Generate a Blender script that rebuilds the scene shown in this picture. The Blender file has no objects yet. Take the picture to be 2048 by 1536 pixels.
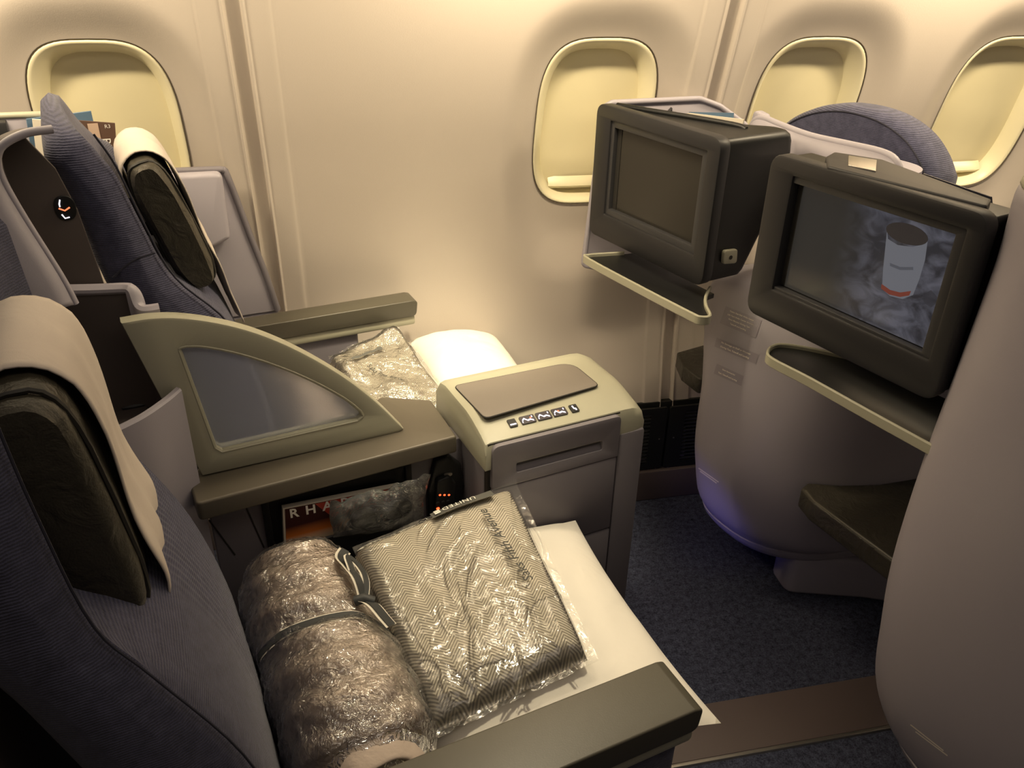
import bpy, bmesh, math, random
from mathutils import Vector, Matrix, noise
random.seed(7)
D = bpy.data
S = bpy.context.scene
COL = S.collection
PI = math.pi

# ------------------------------------------------------------------ camera
FPX, CX, CY = 1657.0, 1024.0, 768.0            # in pixels of the 2048x1536 frame
RX = Vector((0.97800102, -0.08342316, 0.19119251))   # world X, Y, Z seen in camera axes (right, down, forward)
RY = Vector((-0.20760133, -0.47883168, 0.85300757))
RZ = Vector((0.02038844, -0.87393409, -0.48561663))
CAM = Vector((0, 0, 1.5))
cd = D.cameras.new('camera')
cd.sensor_width = 36.0
cd.lens = FPX / 2048 * 36
cd.clip_start = 0.02
cam = D.objects.new('camera', cd)
COL.objects.link(cam)
right = Vector((RX[0], RY[0], RZ[0])); down = Vector((RX[1], RY[1], RZ[1])); fwd = Vector((RX[2], RY[2], RZ[2]))
M = Matrix((right, -down, -fwd)).transposed().to_4x4()
M.translation = CAM
cam.matrix_world = M
S.camera = cam

# ------------------------------------------------------------------ world, lights, exposure
S.view_settings.view_transform = 'Standard'
S.view_settings.look = 'None'
S.view_settings.gamma = 1.0
S.view_settings.use_curve_mapping = False
S.view_settings.exposure = -0.08
W = D.worlds.new('cabin_air')
S.world = W
W.use_nodes = True
bg = W.node_tree.nodes['Background']
bg.inputs['Color'].default_value = (1.0, 0.80, 0.62, 1)
bg.inputs['Strength'].default_value = 0.07


def lamp(name, kind, loc, target, power, color, **kw):
    l = D.lights.new(name, kind)
    l.energy = power
    l.color = color
    for k, v in kw.items():
        setattr(l, k, v)
    o = D.objects.new(name, l)
    COL.objects.link(o)
    o.location = loc
    d = Vector(target) - Vector(loc)
    o.rotation_euler = d.to_track_quat('-Z', 'Y').to_euler()
    return o


WARM = (1.0, 0.81, 0.54)
# wash light under the edge of the overhead bins, runs along the cabin
o = lamp('sidewall_wash_light_offscreen', 'AREA', (0.6, 1.36, 1.86), (0.6, 1.9, 1.0), 22, WARM, shape='RECTANGLE', size=4.6, size_y=0.06)
o.rotation_euler = (Vector((0, 0.62, -1))).to_track_quat('-Z', 'Y').to_euler()
# short lamps under the bins, one above every second window bay
for k_, lx in enumerate((-0.68, 0.40, 1.43, 2.46)):
    o = lamp('bin_foot_light_offscreen', 'AREA', (lx, 1.50, 1.68), (lx, 1.9, 1.1), 6.5, WARM, shape='RECTANGLE', size=0.30, size_y=0.04)
    o.rotation_euler = (Vector((0, 0.75, -1))).to_track_quat('-Z', 'Y').to_euler()
# ceiling wash over the aisle
lamp('ceiling_wash_light_offscreen', 'AREA', (0.5, 0.3, 2.15), (0.5, 0.5, 0), 6, (1.0, 0.84, 0.68), shape='RECTANGLE', size=3.0, size_y=0.5)
# passenger reading lights in the bin above the pair of seats
lamp('reading_light_window_seat_offscreen', 'SPOT', (0.15, 1.40, 1.95), (0.22, 1.69, 0.5), 110, (1.0, 0.86, 0.58), spot_size=math.radians(34), spot_blend=0.8, shadow_soft_size=0.04)
lamp('reading_light_aisle_seat_offscreen', 'SPOT', (0.30, 1.10, 1.98), (0.24, 0.95, 0.5), 46, (1.0, 0.86, 0.60), spot_size=math.radians(44), spot_blend=0.9, shadow_soft_size=0.05)


# ------------------------------------------------------------------ frames: seat frame is turned 14 degrees to the window, monitor frame 19
PS, PM = math.radians(14), math.radians(19)


def ray(x, y):
    d = Vector((x - CX, y - CY, FPX))
    return Vector((RX.dot(d), RY.dot(d), RZ.dot(d)))


def ax(psi):
    return Vector((math.cos(psi), math.sin(psi), 0)), Vector((-math.sin(psi), math.cos(psi), 0))


def hit(x, y, n, d):
    r = ray(x, y)
    return CAM + r * ((d - CAM.dot(n)) / r.dot(n))


def toframe(P, psi):
    a, b = ax(psi)
    return Vector((P.dot(a), P.dot(b), P.z))


def pv(x, y, v, psi=PS): return toframe(hit(x, y, ax(psi)[1], v), psi)
def pu(x, y, u, psi=PS): return toframe(hit(x, y, ax(psi)[0], u), psi)
def pz(x, y, z, psi=PS): return toframe(hit(x, y, Vector((0, 0, 1)), z), psi)


# ------------------------------------------------------------------ materials
def nmat(name):
    m = D.materials.new(name)
    m.use_nodes = True
    nt = m.node_tree
    b = nt.nodes['Principled BSDF']
    return m, nt, b


def N(nt, typ, **kw):
    n = nt.nodes.new(typ)
    for k, v in kw.items():
        if k.startswith('i_'):
            n.inputs[k[2:].replace('_', ' ')].default_value = v
        else:
            setattr(n, k, v)
    return n


def rgba(c): return (c[0], c[1], c[2], 1)


def plastic(name, col, rough=0.45, var=0.06, bump=0.02, scale=900, spec=0.5, metallic=0.0):
    m, nt, b = nmat(name)
    tc = N(nt, 'ShaderNodeTexCoord')
    nz = N(nt, 'ShaderNodeTexNoise', i_Scale=6.0, i_Detail=4.0)
    nt.links.new(tc.outputs['Object'], nz.inputs['Vector'])
    mx = N(nt, 'ShaderNodeMix', data_type='RGBA')
    mx.inputs[6].default_value = rgba([c * (1 - var) for c in col])
    mx.inputs[7].default_value = rgba([min(1, c * (1 + var)) for c in col])
    nt.links.new(nz.outputs['Fac'], mx.inputs[0])
    nt.links.new(mx.outputs[2], b.inputs['Base Color'])
    b.inputs['Roughness'].default_value = rough
    b.inputs['Metallic'].default_value = metallic
    b.inputs['Specular IOR Level'].default_value = spec
    if bump > 0:
        n2 = N(nt, 'ShaderNodeTexNoise', i_Scale=float(scale), i_Detail=2.0)
        nt.links.new(tc.outputs['Object'], n2.inputs['Vector'])
        bp = N(nt, 'ShaderNodeBump', i_Strength=bump * 5, i_Distance=0.0006)
        nt.links.new(n2.outputs['Fac'], bp.inputs['Height'])
        nt.links.new(bp.outputs['Normal'], b.inputs['Normal'])
    return m


def fabric(name, col, col2, rib=220.0, rough=0.9, direction='Z', strength=0.4, nscale=60.0):
    m, nt, b = nmat(name)
    tc = N(nt, 'ShaderNodeTexCoord')
    wv = N(nt, 'ShaderNodeTexWave', wave_type='BANDS', bands_direction=direction)
    wv.inputs['Scale'].default_value = rib / 6.28 * 2
    wv.inputs['Distortion'].default_value = 1.6
    wv.inputs['Detail'].default_value = 2.0
    wv.inputs['Detail Scale'].default_value = 2.0
    nt.links.new(tc.outputs['Object'], wv.inputs['Vector'])
    nz = N(nt, 'ShaderNodeTexNoise', i_Scale=nscale, i_Detail=6.0, i_Roughness=0.75)
    nt.links.new(tc.outputs['Object'], nz.inputs['Vector'])
    n3 = N(nt, 'ShaderNodeTexNoise', i_Scale=700.0, i_Detail=2.0)
    nt.links.new(tc.outputs['Object'], n3.inputs['Vector'])
    ad = N(nt, 'ShaderNodeMath', operation='ADD')
    nt.links.new(wv.outputs['Fac'], ad.inputs[0])
    nt.links.new(n3.outputs['Fac'], ad.inputs[1])
    cr = N(nt, 'ShaderNodeMath', operation='MULTIPLY_ADD')
    nt.links.new(ad.outputs[0], cr.inputs[0])
    cr.inputs[1].default_value = 0.28
    nt.links.new(nz.outputs['Fac'], cr.inputs[2])
    mp = N(nt, 'ShaderNodeMapRange')
    mp.inputs['From Min'].default_value = 0.45
    mp.inputs['From Max'].default_value = 1.1
    nt.links.new(cr.outputs[0], mp.inputs['Value'])
    mx = N(nt, 'ShaderNodeMix', data_type='RGBA')
    mx.inputs[6].default_value = rgba(col)
    mx.inputs[7].default_value = rgba(col2)
    nt.links.new(mp.outputs[0], mx.inputs[0])
    nt.links.new(mx.outputs[2], b.inputs['Base Color'])
    b.inputs['Roughness'].default_value = rough
    b.inputs['Specular IOR Level'].default_value = 0.2
    b.inputs['Sheen Weight'].default_value = 0.25
    bp = N(nt, 'ShaderNodeBump', i_Strength=strength, i_Distance=0.002)
    nt.links.new(ad.outputs[0], bp.inputs['Height'])
    nt.links.new(bp.outputs['Normal'], b.inputs['Normal'])
    return m


def leather(name, col):
    m, nt, b = nmat(name)
    tc = N(nt, 'ShaderNodeTexCoord')
    vo = N(nt, 'ShaderNodeTexVoronoi', i_Scale=420.0)
    nt.links.new(tc.outputs['Object'], vo.inputs['Vector'])
    nz = N(nt, 'ShaderNodeTexNoise', i_Scale=26.0, i_Detail=4.0, i_Distortion=1.2)
    nt.links.new(tc.outputs['Object'], nz.inputs['Vector'])
    mx = N(nt, 'ShaderNodeMix', data_type='RGBA')
    mx.inputs[6].default_value = rgba([c * .7 for c in col])
    mx.inputs[7].default_value = rgba([c * 1.3 for c in col])
    nt.links.new(nz.outputs['Fac'], mx.inputs[0])
    nt.links.new(mx.outputs[2], b.inputs['Base Color'])
    b.inputs['Roughness'].default_value = 0.42
    b1 = N(nt, 'ShaderNodeBump', i_Strength=0.25, i_Distance=0.001)
    nt.links.new(vo.outputs['Distance'], b1.inputs['Height'])
    b2 = N(nt, 'ShaderNodeBump', i_Strength=0.5, i_Distance=0.01)
    nt.links.new(nz.outputs['Fac'], b2.inputs['Height'])
    nt.links.new(b1.outputs['Normal'], b2.inputs['Normal'])
    nt.links.new(b2.outputs['Normal'], b.inputs['Normal'])
    return m


def cloth(name, col, rough=0.85, scale=14.0, strength=0.35, sub=0.0):
    m, nt, b = nmat(name)
    tc = N(nt, 'ShaderNodeTexCoord')
    nz = N(nt, 'ShaderNodeTexNoise', i_Scale=scale, i_Detail=3.0, i_Distortion=0.8)
    nt.links.new(tc.outputs['Object'], nz.inputs['Vector'])
    n2 = N(nt, 'ShaderNodeTexNoise', i_Scale=900.0, i_Detail=1.0)
    nt.links.new(tc.outputs['Object'], n2.inputs['Vector'])
    b.inputs['Base Color'].default_value = rgba(col)
    b.inputs['Roughness'].default_value = rough
    b.inputs['Specular IOR Level'].default_value = 0.25
    b.inputs['Sheen Weight'].default_value = 0.15
    b1 = N(nt, 'ShaderNodeBump', i_Strength=strength, i_Distance=0.012)
    nt.links.new(nz.outputs['Fac'], b1.inputs['Height'])
    b2 = N(nt, 'ShaderNodeBump', i_Strength=0.2, i_Distance=0.0006)
    nt.links.new(n2.outputs['Fac'], b2.inputs['Height'])
    nt.links.new(b1.outputs['Normal'], b2.inputs['Normal'])
    nt.links.new(b2.outputs['Normal'], b.inputs['Normal'])
    return m


def herring(name, dark, light, col_w=0.020, period=0.0062):
    """herringbone weave: chevron stripes from the UV map, which is in metres"""
    m, nt, b = nmat(name)
    uv = N(nt, 'ShaderNodeUVMap')
    sx = N(nt, 'ShaderNodeSeparateXYZ')
    nt.links.new(uv.outputs[0], sx.inputs[0])
    pp = N(nt, 'ShaderNodeMath', operation='PINGPONG')
    nt.links.new(sx.outputs['X'], pp.inputs[0])
    pp.inputs[1].default_value = col_w
    ad = N(nt, 'ShaderNodeMath', operation='ADD')
    nt.links.new(sx.outputs['Y'], ad.inputs[0])
    nt.links.new(pp.outputs[0], ad.inputs[1])
    mu = N(nt, 'ShaderNodeMath', operation='MULTIPLY')
    nt.links.new(ad.outputs[0], mu.inputs[0])
    mu.inputs[1].default_value = 2 * PI / period
    sn = N(nt, 'ShaderNodeMath', operation='SINE')
    nt.links.new(mu.outputs[0], sn.inputs[0])
    mp = N(nt, 'ShaderNodeMapRange')
    mp.inputs['From Min'].default_value = -0.6
    mp.inputs['From Max'].default_value = 0.6
    nt.links.new(sn.outputs[0], mp.inputs['Value'])
    mx = N(nt, 'ShaderNodeMix', data_type='RGBA')
    mx.inputs[6].default_value = rgba(dark)
    mx.inputs[7].default_value = rgba(light)
    nt.links.new(mp.outputs[0], mx.inputs[0])
    nt.links.new(mx.outputs[2], b.inputs['Base Color'])
    b.inputs['Roughness'].default_value = 0.9
    b.inputs['Specular IOR Level'].default_value = 0.2
    bp = N(nt, 'ShaderNodeBump', i_Strength=0.3, i_Distance=0.001)
    nt.links.new(mp.outputs[0], bp.inputs['Height'])
    nt.links.new(bp.outputs['Normal'], b.inputs['Normal'])
    return m


def film(name, scale=60.0, strength=0.6, rough=0.08, tint=(1, 1, 1), haze=0.06, ior=1.5, detail=5.0, gain=1.0):
    """clear crinkled plastic film: mostly transparent with sharp reflections on its creases"""
    m, nt, b = nmat(name)
    nt.nodes.remove(b)
    out = nt.nodes['Material Output']
    tc = N(nt, 'ShaderNodeTexCoord')
    nz = N(nt, 'ShaderNodeTexNoise', i_Scale=scale, i_Detail=detail, i_Roughness=0.6, i_Distortion=2.5)
    nt.links.new(tc.outputs['Object'], nz.inputs['Vector'])
    vo = N(nt, 'ShaderNodeTexVoronoi', feature='DISTANCE_TO_EDGE', i_Scale=scale * 0.6)
    nt.links.new(tc.outputs['Object'], vo.inputs['Vector'])
    ad = N(nt, 'ShaderNodeMath', operation='ADD')
    nt.links.new(nz.outputs['Fac'], ad.inputs[0])
    nt.links.new(vo.outputs['Distance'], ad.inputs[1])
    bp = N(nt, 'ShaderNodeBump', i_Strength=strength, i_Distance=0.01)
    nt.links.new(ad.outputs[0], bp.inputs['Height'])
    gl = N(nt, 'ShaderNodeBsdfGlossy')
    gl.inputs['Roughness'].default_value = rough
    gl.inputs['Color'].default_value = (1, 1, 1, 1)
    nt.links.new(bp.outputs['Normal'], gl.inputs['Normal'])
    tr = N(nt, 'ShaderNodeBsdfTransparent')
    tr.inputs['Color'].default_value = rgba(tint)
    df = N(nt, 'ShaderNodeBsdfDiffuse')
    df.inputs['Color'].default_value = (0.85, 0.85, 0.85, 1)
    nt.links.new(bp.outputs['Normal'], df.inputs['Normal'])
    m0 = N(nt, 'ShaderNodeMixShader')
    m0.inputs[0].default_value = haze
    nt.links.new(tr.outputs[0], m0.inputs[1])
    nt.links.new(df.outputs[0], m0.inputs[2])
    fr = N(nt, 'ShaderNodeFresnel')
    fr.inputs['IOR'].default_value = ior
    nt.links.new(bp.outputs['Normal'], fr.inputs['Normal'])
    ga = N(nt, 'ShaderNodeMath', operation='MULTIPLY', use_clamp=True)
    nt.links.new(fr.outputs[0], ga.inputs[0])
    ga.inputs[1].default_value = gain
    ms = N(nt, 'ShaderNodeMixShader')
    nt.links.new(ga.outputs[0], ms.inputs[0])
    nt.links.new(m0.outputs[0], ms.inputs[1])
    nt.links.new(gl.outputs[0], ms.inputs[2])
    nt.links.new(ms.outputs[0], out.inputs['Surface'])
    return m


def glow(name, col, strength, base=(0.01, 0.01, 0.01)):
    m, nt, b = nmat(name)
    b.inputs['Base Color'].default_value = rgba(base)
    b.inputs['Roughness'].default_value = 0.4
    b.inputs['Emission Color'].default_value = rgba(col)
    b.inputs['Emission Strength'].default_value = strength
    return m


def carpet_mat():
    m, nt, b = nmat('carpet')
    tc = N(nt, 'ShaderNodeTexCoord')
    n1 = N(nt, 'ShaderNodeTexNoise', i_Scale=260.0, i_Detail=4.0, i_Roughness=0.8)
    n2 = N(nt, 'ShaderNodeTexNoise', i_Scale=70.0, i_Detail=5.0, i_Roughness=0.8)
    for n in (n1, n2):
        nt.links.new(tc.outputs['Object'], n.inputs['Vector'])
    ad = N(nt, 'ShaderNodeMath', operation='MULTIPLY')
    nt.links.new(n1.outputs['Fac'], ad.inputs[0])
    nt.links.new(n2.outputs['Fac'], ad.inputs[1])
    mp = N(nt, 'ShaderNodeMapRange')
    mp.inputs['From Min'].default_value = 0.14
    mp.inputs['From Max'].default_value = 0.40
    nt.links.new(ad.outputs[0], mp.inputs['Value'])
    mx = N(nt, 'ShaderNodeMix', data_type='RGBA')
    mx.inputs[6].default_value = (0.010, 0.012, 0.024, 1)
    mx.inputs[7].default_value = (0.11, 0.12, 0.18, 1)
    nt.links.new(mp.outputs[0], mx.inputs[0])
    nt.links.new(mx.outputs[2], b.inputs['Base Color'])
    b.inputs['Roughness'].default_value = 1.0
    b.inputs['Specular IOR Level'].default_value = 0.1
    bp = N(nt, 'ShaderNodeBump', i_Strength=0.8, i_Distance=0.004)
    nt.links.new(ad.outputs[0], bp.inputs['Height'])
    nt.links.new(bp.outputs['Normal'], b.inputs['Normal'])
    return m


MT = {
    'wall': plastic('wall_laminate', (0.61, 0.545, 0.475), 0.42, 0.02, 0.05, 420),
    'groove': plastic('seam_filler', (0.26, 0.22, 0.18), 0.6),
    'cream_window': plastic('window_reveal_plastic', (0.86, 0.80, 0.56), 0.35, 0.02, 0),
    'shade': plastic('window_shade_plastic', (0.90, 0.82, 0.54), 0.45, 0.05, 0),
    'gap': plastic('gap_black', (0.02, 0.018, 0.015), 0.7, 0, 0),
    'joint': plastic('window_joint', (0.09, 0.07, 0.05), 0.7, 0, 0),
    'carpet': carpet_mat(),
    'track': plastic('track_cover', (0.10, 0.075, 0.072), 0.5, 0.08),
    'vent': plastic('vent_black', (0.012, 0.013, 0.012), 0.5, 0.1, 0),
    'louvre': plastic('louvre_grey', (0.035, 0.038, 0.036), 0.45, 0.05, 0),
    'kick': plastic('kick_panel', (0.11, 0.085, 0.08), 0.55, 0.05),
    'lilac': plastic('lilac_shell', (0.385, 0.36, 0.405), 0.42, 0.03, 0.03, 700),
    'mauve': plastic('mauve_grey_panel', (0.185, 0.17, 0.19), 0.5, 0.04, 0.03, 700),
    'liner': plastic('dark_liner', (0.085, 0.068, 0.062), 0.55, 0.05),
    'cream': plastic('cream_green_trim', (0.40, 0.39, 0.295), 0.38, 0.03, 0.02),
    'top_pad': plastic('console_inset', (0.20, 0.175, 0.15), 0.55, 0.04, 0.06, 500),
    'olive': plastic('olive_ledge', (0.115, 0.10, 0.075), 0.4, 0.04, 0.02),
    'arm': plastic('armrest_pad', (0.075, 0.068, 0.05), 0.38, 0.06, 0.03, 500),
    'black': plastic('black_plastic', (0.012, 0.0122, 0.0125), 0.36, 0.05, 0.02, spec=0.35),
    'charcoal': plastic('charcoal_plastic', (0.026, 0.0255, 0.0275), 0.42, 0.05, 0.02, spec=0.35),
    'bezel': plastic('bezel_grey', (0.040, 0.040, 0.043), 0.35, 0.04, 0),
    'blue': fabric('blue_seat_fabric', (0.026, 0.027, 0.052), (0.100, 0.102, 0.17), 300, direction='Z'),
    'blue_rib': fabric('blue_rib_fabric', (0.026, 0.027, 0.052), (0.100, 0.102, 0.17), 300, direction='Z'),
    'leather': leather('black_leather', (0.042, 0.037, 0.025)),
    'seam': plastic('seam_thread', (.028, .028, .045), .9, 0, 0),
    'piping': plastic('piping', (0.02, 0.018, 0.014), 0.6, 0, 0),
    'white': cloth('white_pillowcase', (0.80, 0.76, 0.68), 0.85, 9.0, 0.5),
    'cover': cloth('headrest_cover_cloth', (0.66, 0.58, 0.50), 0.85, 12, 0.25),
    'duvet': cloth('taupe_duvet', (0.50, 0.41, 0.345), 0.7, 18, 0.3),
    'herring': herring('herringbone_wool', (0.20, 0.175, 0.14), (0.60, 0.55, 0.45)),
    'film': film('clear_film', 14, 0.30, 0.13, (0.98, 0.98, 0.97), 0.04, 1.65, 3.0),
    'film_fine': film('crinkled_film', 56, 0.5, 0.10, (0.97, 0.97, 0.96), 0.03, 1.9, 2.0, 1.5),
    'film_bag': film('headset_bag_film', 30, 0.6, 0.10, (0.85, 0.85, 0.85), 0.05, 1.7),
    'strap': plastic('dark_strap', (0.025, 0.027, 0.028), 0.6, 0.1, 0),
    'strap_edge': plastic('strap_white_edge', (0.62, 0.58, 0.5), 0.7, 0.05, 0),
    'ink': plastic('dark_ink', (0.03, 0.03, 0.025), 0.6, 0, 0),
    'label_grey': plastic('grey_label', (0.10, 0.10, 0.09), 0.6, 0, 0),
    'print': plastic('pale_print', (0.88, 0.82, 0.72), 0.6, 0, 0),
    'placard': plastic('placard_film', (0.31, 0.285, 0.325), 0.35, 0.02, 0),
    'paper': plastic('paper', (0.72, 0.66, 0.55), 0.7, 0.03, 0),
    'card_brown': plastic('card_brown', (0.12, 0.07, 0.05), 0.4, 0.05, 0),
    'card_blue': plastic('card_blue', (0.10, 0.17, 0.26), 0.45, 0.3, 0),
    'card_navy': plastic('card_navy', (0.025, 0.025, 0.04), 0.4, 0.1, 0),
    'mag_red': plastic('magazine_red', (0.42, 0.05, 0.03), 0.3, 0.2, 0),
    'steel': plastic('steel', (0.5, 0.47, 0.42), 0.3, 0.05, 0, metallic=0.9),
    'white_print': plastic('white_print', (0.85, 0.82, 0.75), 0.5, 0, 0),
    'icon': glow('icon_white_light', (1.0, 0.93, 1.0), 1.5),
    'icon_red': glow('icon_orange_light', (1.0, 0.25, 0.10), 1.4),
    'led_red': glow('red_led', (1.0, 0.08, 0.02), 4.0),
    'ottoman': leather('ottoman_leather', (0.045, 0.040, 0.030)),
}


def grad_mat(name, stops, rough, direction, alpha=None, spec=0.5, noise_amt=0.0):
    """colour ramp along the generated coordinate (printed cover or tinted pane)"""
    m, nt, b = nmat(name)
    tc = N(nt, 'ShaderNodeTexCoord')
    dp = N(nt, 'ShaderNodeVectorMath', operation='DOT_PRODUCT')
    nt.links.new(tc.outputs['Generated'], dp.inputs[0])
    dp.inputs[1].default_value = direction
    src = dp.outputs['Value']
    if noise_amt:
        nz = N(nt, 'ShaderNodeTexNoise', i_Scale=5.0, i_Detail=3.0)
        nt.links.new(tc.outputs['Generated'], nz.inputs['Vector'])
        ma = N(nt, 'ShaderNodeMath', operation='MULTIPLY_ADD')
        nt.links.new(nz.outputs['Fac'], ma.inputs[0])
        ma.inputs[1].default_value = noise_amt
        nt.links.new(src, ma.inputs[2])
        src = ma.outputs[0]
    cr = N(nt, 'ShaderNodeValToRGB')
    el = cr.color_ramp.elements
    while len(el) < len(stops):
        el.new(0.5)
    for e, (p, c) in zip(el, stops):
        e.position = p
        e.color = rgba(c)
    nt.links.new(src, cr.inputs[0])
    nt.links.new(cr.outputs[0], b.inputs['Base Color'])
    b.inputs['Roughness'].default_value = rough
    b.inputs['Specular IOR Level'].default_value = spec
    return m, nt, b, cr


# ------------------------------------------------------------------ object helpers
class Root:
    """a thing: an Empty at its base in a turned frame; mesh vertices are given in frame coordinates"""
    def __init__(s, name, org, psi, label, cat, group=None, kind=None):
        s.psi, s.org = psi, Vector(org)
        s.o = D.objects.new(name, None)
        s.o.empty_display_size = 0.05
        COL.objects.link(s.o)
        a, b = ax(psi)
        s.o.location = a * org[0] + b * org[1] + Vector((0, 0, org[2]))
        s.o.rotation_euler = (0, 0, psi)
        tag(s.o, label, cat, group, kind)


def tag(o, label=None, cat=None, group=None, kind=None):
    if label: o['label'] = label
    if cat: o['category'] = cat
    if group: o['group'] = group
    if kind: o['kind'] = kind
    return o


def finish(me, mat, smooth=True, angle=35):
    if mat is not None:
        me.materials.append(mat)
    if smooth:
        for p in me.polygons:
            p.use_smooth = True
        me.set_sharp_from_angle(angle=math.radians(angle))
    return me


def link(name, me, root, parent=None):
    o = D.objects.new(name, me)
    COL.objects.link(o)
    if root is not None:
        me.transform(Matrix.Translation(-root.org))
        o.parent = parent if parent is not None else root.o
    return o


def from_bm(name, bm, mat, root, parent=None, smooth=True, angle=35):
    bmesh.ops.recalc_face_normals(bm, faces=bm.faces)
    me = D.meshes.new(name)
    bm.to_mesh(me)
    bm.free()
    return link(name, finish(me, mat, smooth, angle), root, parent)


def from_py(name, vs, fs, mat, root, parent=None, smooth=True, angle=60, uvs=None, recalc=True):
    me = D.meshes.new(name)
    me.from_pydata([tuple(v) for v in vs], [], fs)
    if uvs is not None:
        uvl = me.uv_layers.new(name='UVMap')
        for l in me.loops:
            uvl.data[l.index].uv = uvs[l.vertex_index]
    if recalc:
        bm = bmesh.new()
        bm.from_mesh(me)
        bmesh.ops.recalc_face_normals(bm, faces=bm.faces)
        bm.to_mesh(me)
        bm.free()
    return link(name, finish(me, mat, smooth, angle), root, parent)


def rnd(pts, r, n=5):
    """round the corners of a polygon; r is one radius or one for each corner"""
    out = []
    k = len(pts)
    for i, p in enumerate(pts):
        p = Vector(p[:2]); a = Vector(pts[i - 1][:2]); b = Vector(pts[(i + 1) % k][:2])
        ri = r[i] if isinstance(r, (list, tuple)) else r
        if ri <= 0:
            out.append(tuple(p)); continue
        da, db = (a - p), (b - p)
        la, lb = da.length, db.length
        da.normalize(); db.normalize()
        ang = da.angle(db)
        t = min(ri / max(1e-4, math.tan(ang / 2)), la * .48, lb * .48)
        p0, p1 = p + da * t, p + db * t
        for j in range(n + 1):
            f = j / n
            q = (p0.lerp(p, f)).lerp(p.lerp(p1, f), f)
            out.append(tuple(q))
    return out


AX3 = {'u': lambda a, b, d: (d, a, b), 'v': lambda a, b, d: (a, d, b), 'z': lambda a, b, d: (a, b, d)}


def prism(name, poly, axis, d0, d1, mat, root, parent=None, bevel=0.004, seg=3, angle=35):
    f = AX3[axis]
    bm = bmesh.new()
    va = [bm.verts.new(f(p[0], p[1], d0)) for p in poly]
    vb = [bm.verts.new(f(p[0], p[1], d1)) for p in poly]
    bm.faces.new(va)
    bm.faces.new(vb[::-1])
    n = len(poly)
    for i in range(n):
        bm.faces.new((va[i], va[(i + 1) % n], vb[(i + 1) % n], vb[i]))
    bmesh.ops.recalc_face_normals(bm, faces=bm.faces)
    if bevel > 0:
        es = [e for e in bm.edges if len(e.link_faces) == 2 and e.calc_face_angle(0) > math.radians(40)]
        bmesh.ops.bevel(bm, geom=es, offset=bevel, segments=seg, profile=0.5, affect='EDGES', clamp_overlap=True)
    return from_bm(name, bm, mat, root, parent, True, angle)


def box(name, lo, hi, mat, root, parent=None, bevel=0.003, seg=2):
    return prism(name, [(lo[0], lo[1]), (hi[0], lo[1]), (hi[0], hi[1]), (lo[0], hi[1])], 'z', lo[2], hi[2], mat, root, parent, bevel, seg)


def plate(name, outer, holes, axis, d0, d1, mat, root, parent=None, bevel=0.0):
    """flat plate with holes cut through it"""
    cu = D.curves.new('tmp', 'CURVE')
    cu.dimensions = '2D'
    cu.fill_mode = 'BOTH'
    cu.extrude = abs(d1 - d0) / 2 - bevel
    cu.bevel_depth = bevel
    cu.bevel_resolution = 1
    for pts in [outer] + holes:
        sp = cu.splines.new('POLY')
        sp.points.add(len(pts) - 1)
        for q, p in zip(sp.points, pts):
            q.co = (p[0], p[1], 0, 1)
        sp.use_cyclic_u = True
    t = D.objects.new('tmp', cu)
    COL.objects.link(t)
    me = D.meshes.new_from_object(t)
    D.objects.remove(t)
    D.curves.remove(cu)
    mid = (d0 + d1) / 2
    f = AX3[axis]
    for v in me.vertices:
        v.co = Vector(f(v.co.x, v.co.y, mid + v.co.z))
    bm = bmesh.new()
    bm.from_mesh(me)
    bmesh.ops.remove_doubles(bm, verts=bm.verts, dist=1e-6)
    D.meshes.remove(me)
    return from_bm(name, bm, mat, root, parent, True, 35)


def loft(name, rings, mat, root, parent=None, cap=True, closed=True, angle=50, uvs=None):
    n = len(rings[0])
    vs = [p for r in rings for p in r]
    fs = []
    for i in range(len(rings) - 1):
        for j in range(n if closed else n - 1):
            k = (j + 1) % n
            fs.append((i * n + j, i * n + k, (i + 1) * n + k, (i + 1) * n + j))
    if cap and closed:
        fs.append(tuple(range(n))[::-1])
        fs.append(tuple((len(rings) - 1) * n + j for j in range(n)))
    return from_py(name, vs, fs, mat, root, parent, True, angle, uvs)


def tube(name, path, r, mat, root, parent=None, seg=8, closed=False):
    path = [Vector(p) for p in path]
    rings = []
    up = Vector((0.13, 0.31, 0.94)).normalized()
    m = len(path)
    for i, p in enumerate(path):
        if closed:
            t = path[(i + 1) % m] - path[i - 1]
        else:
            t = path[min(i + 1, m - 1)] - path[max(i - 1, 0)]
        t.normalize()
        a = t.cross(up)
        if a.length < 1e-3:
            a = t.cross(Vector((1, 0, 0)))
        a.normalize()
        b = t.cross(a).normalized()
        rr = r[i] if isinstance(r, (list, tuple)) else r
        rings.append([p + (a * math.cos(2 * PI * j / seg) + b * math.sin(2 * PI * j / seg)) * rr for j in range(seg)])
    if closed:
        rings.append(rings[0])
        return loft(name, rings, mat, root, parent, cap=False)
    return loft(name, rings, mat, root, parent)


def catmull(pts, n=6):
    P = [Vector(p) for p in pts]
    P = [P[0] * 2 - P[1]] + P + [P[-1] * 2 - P[-2]]
    out = []
    for i in range(1, len(P) - 2):
        for j in range(n):
            t = j / n
            out.append(0.5 * ((2 * P[i]) + (P[i + 1] - P[i - 1]) * t + (2 * P[i - 1] - 5 * P[i] + 4 * P[i + 1] - P[i + 2]) * t * t + (3 * P[i] - P[i - 1] - 3 * P[i + 1] + P[i + 2]) * t ** 3))
    out.append(P[-2])
    return out


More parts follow.
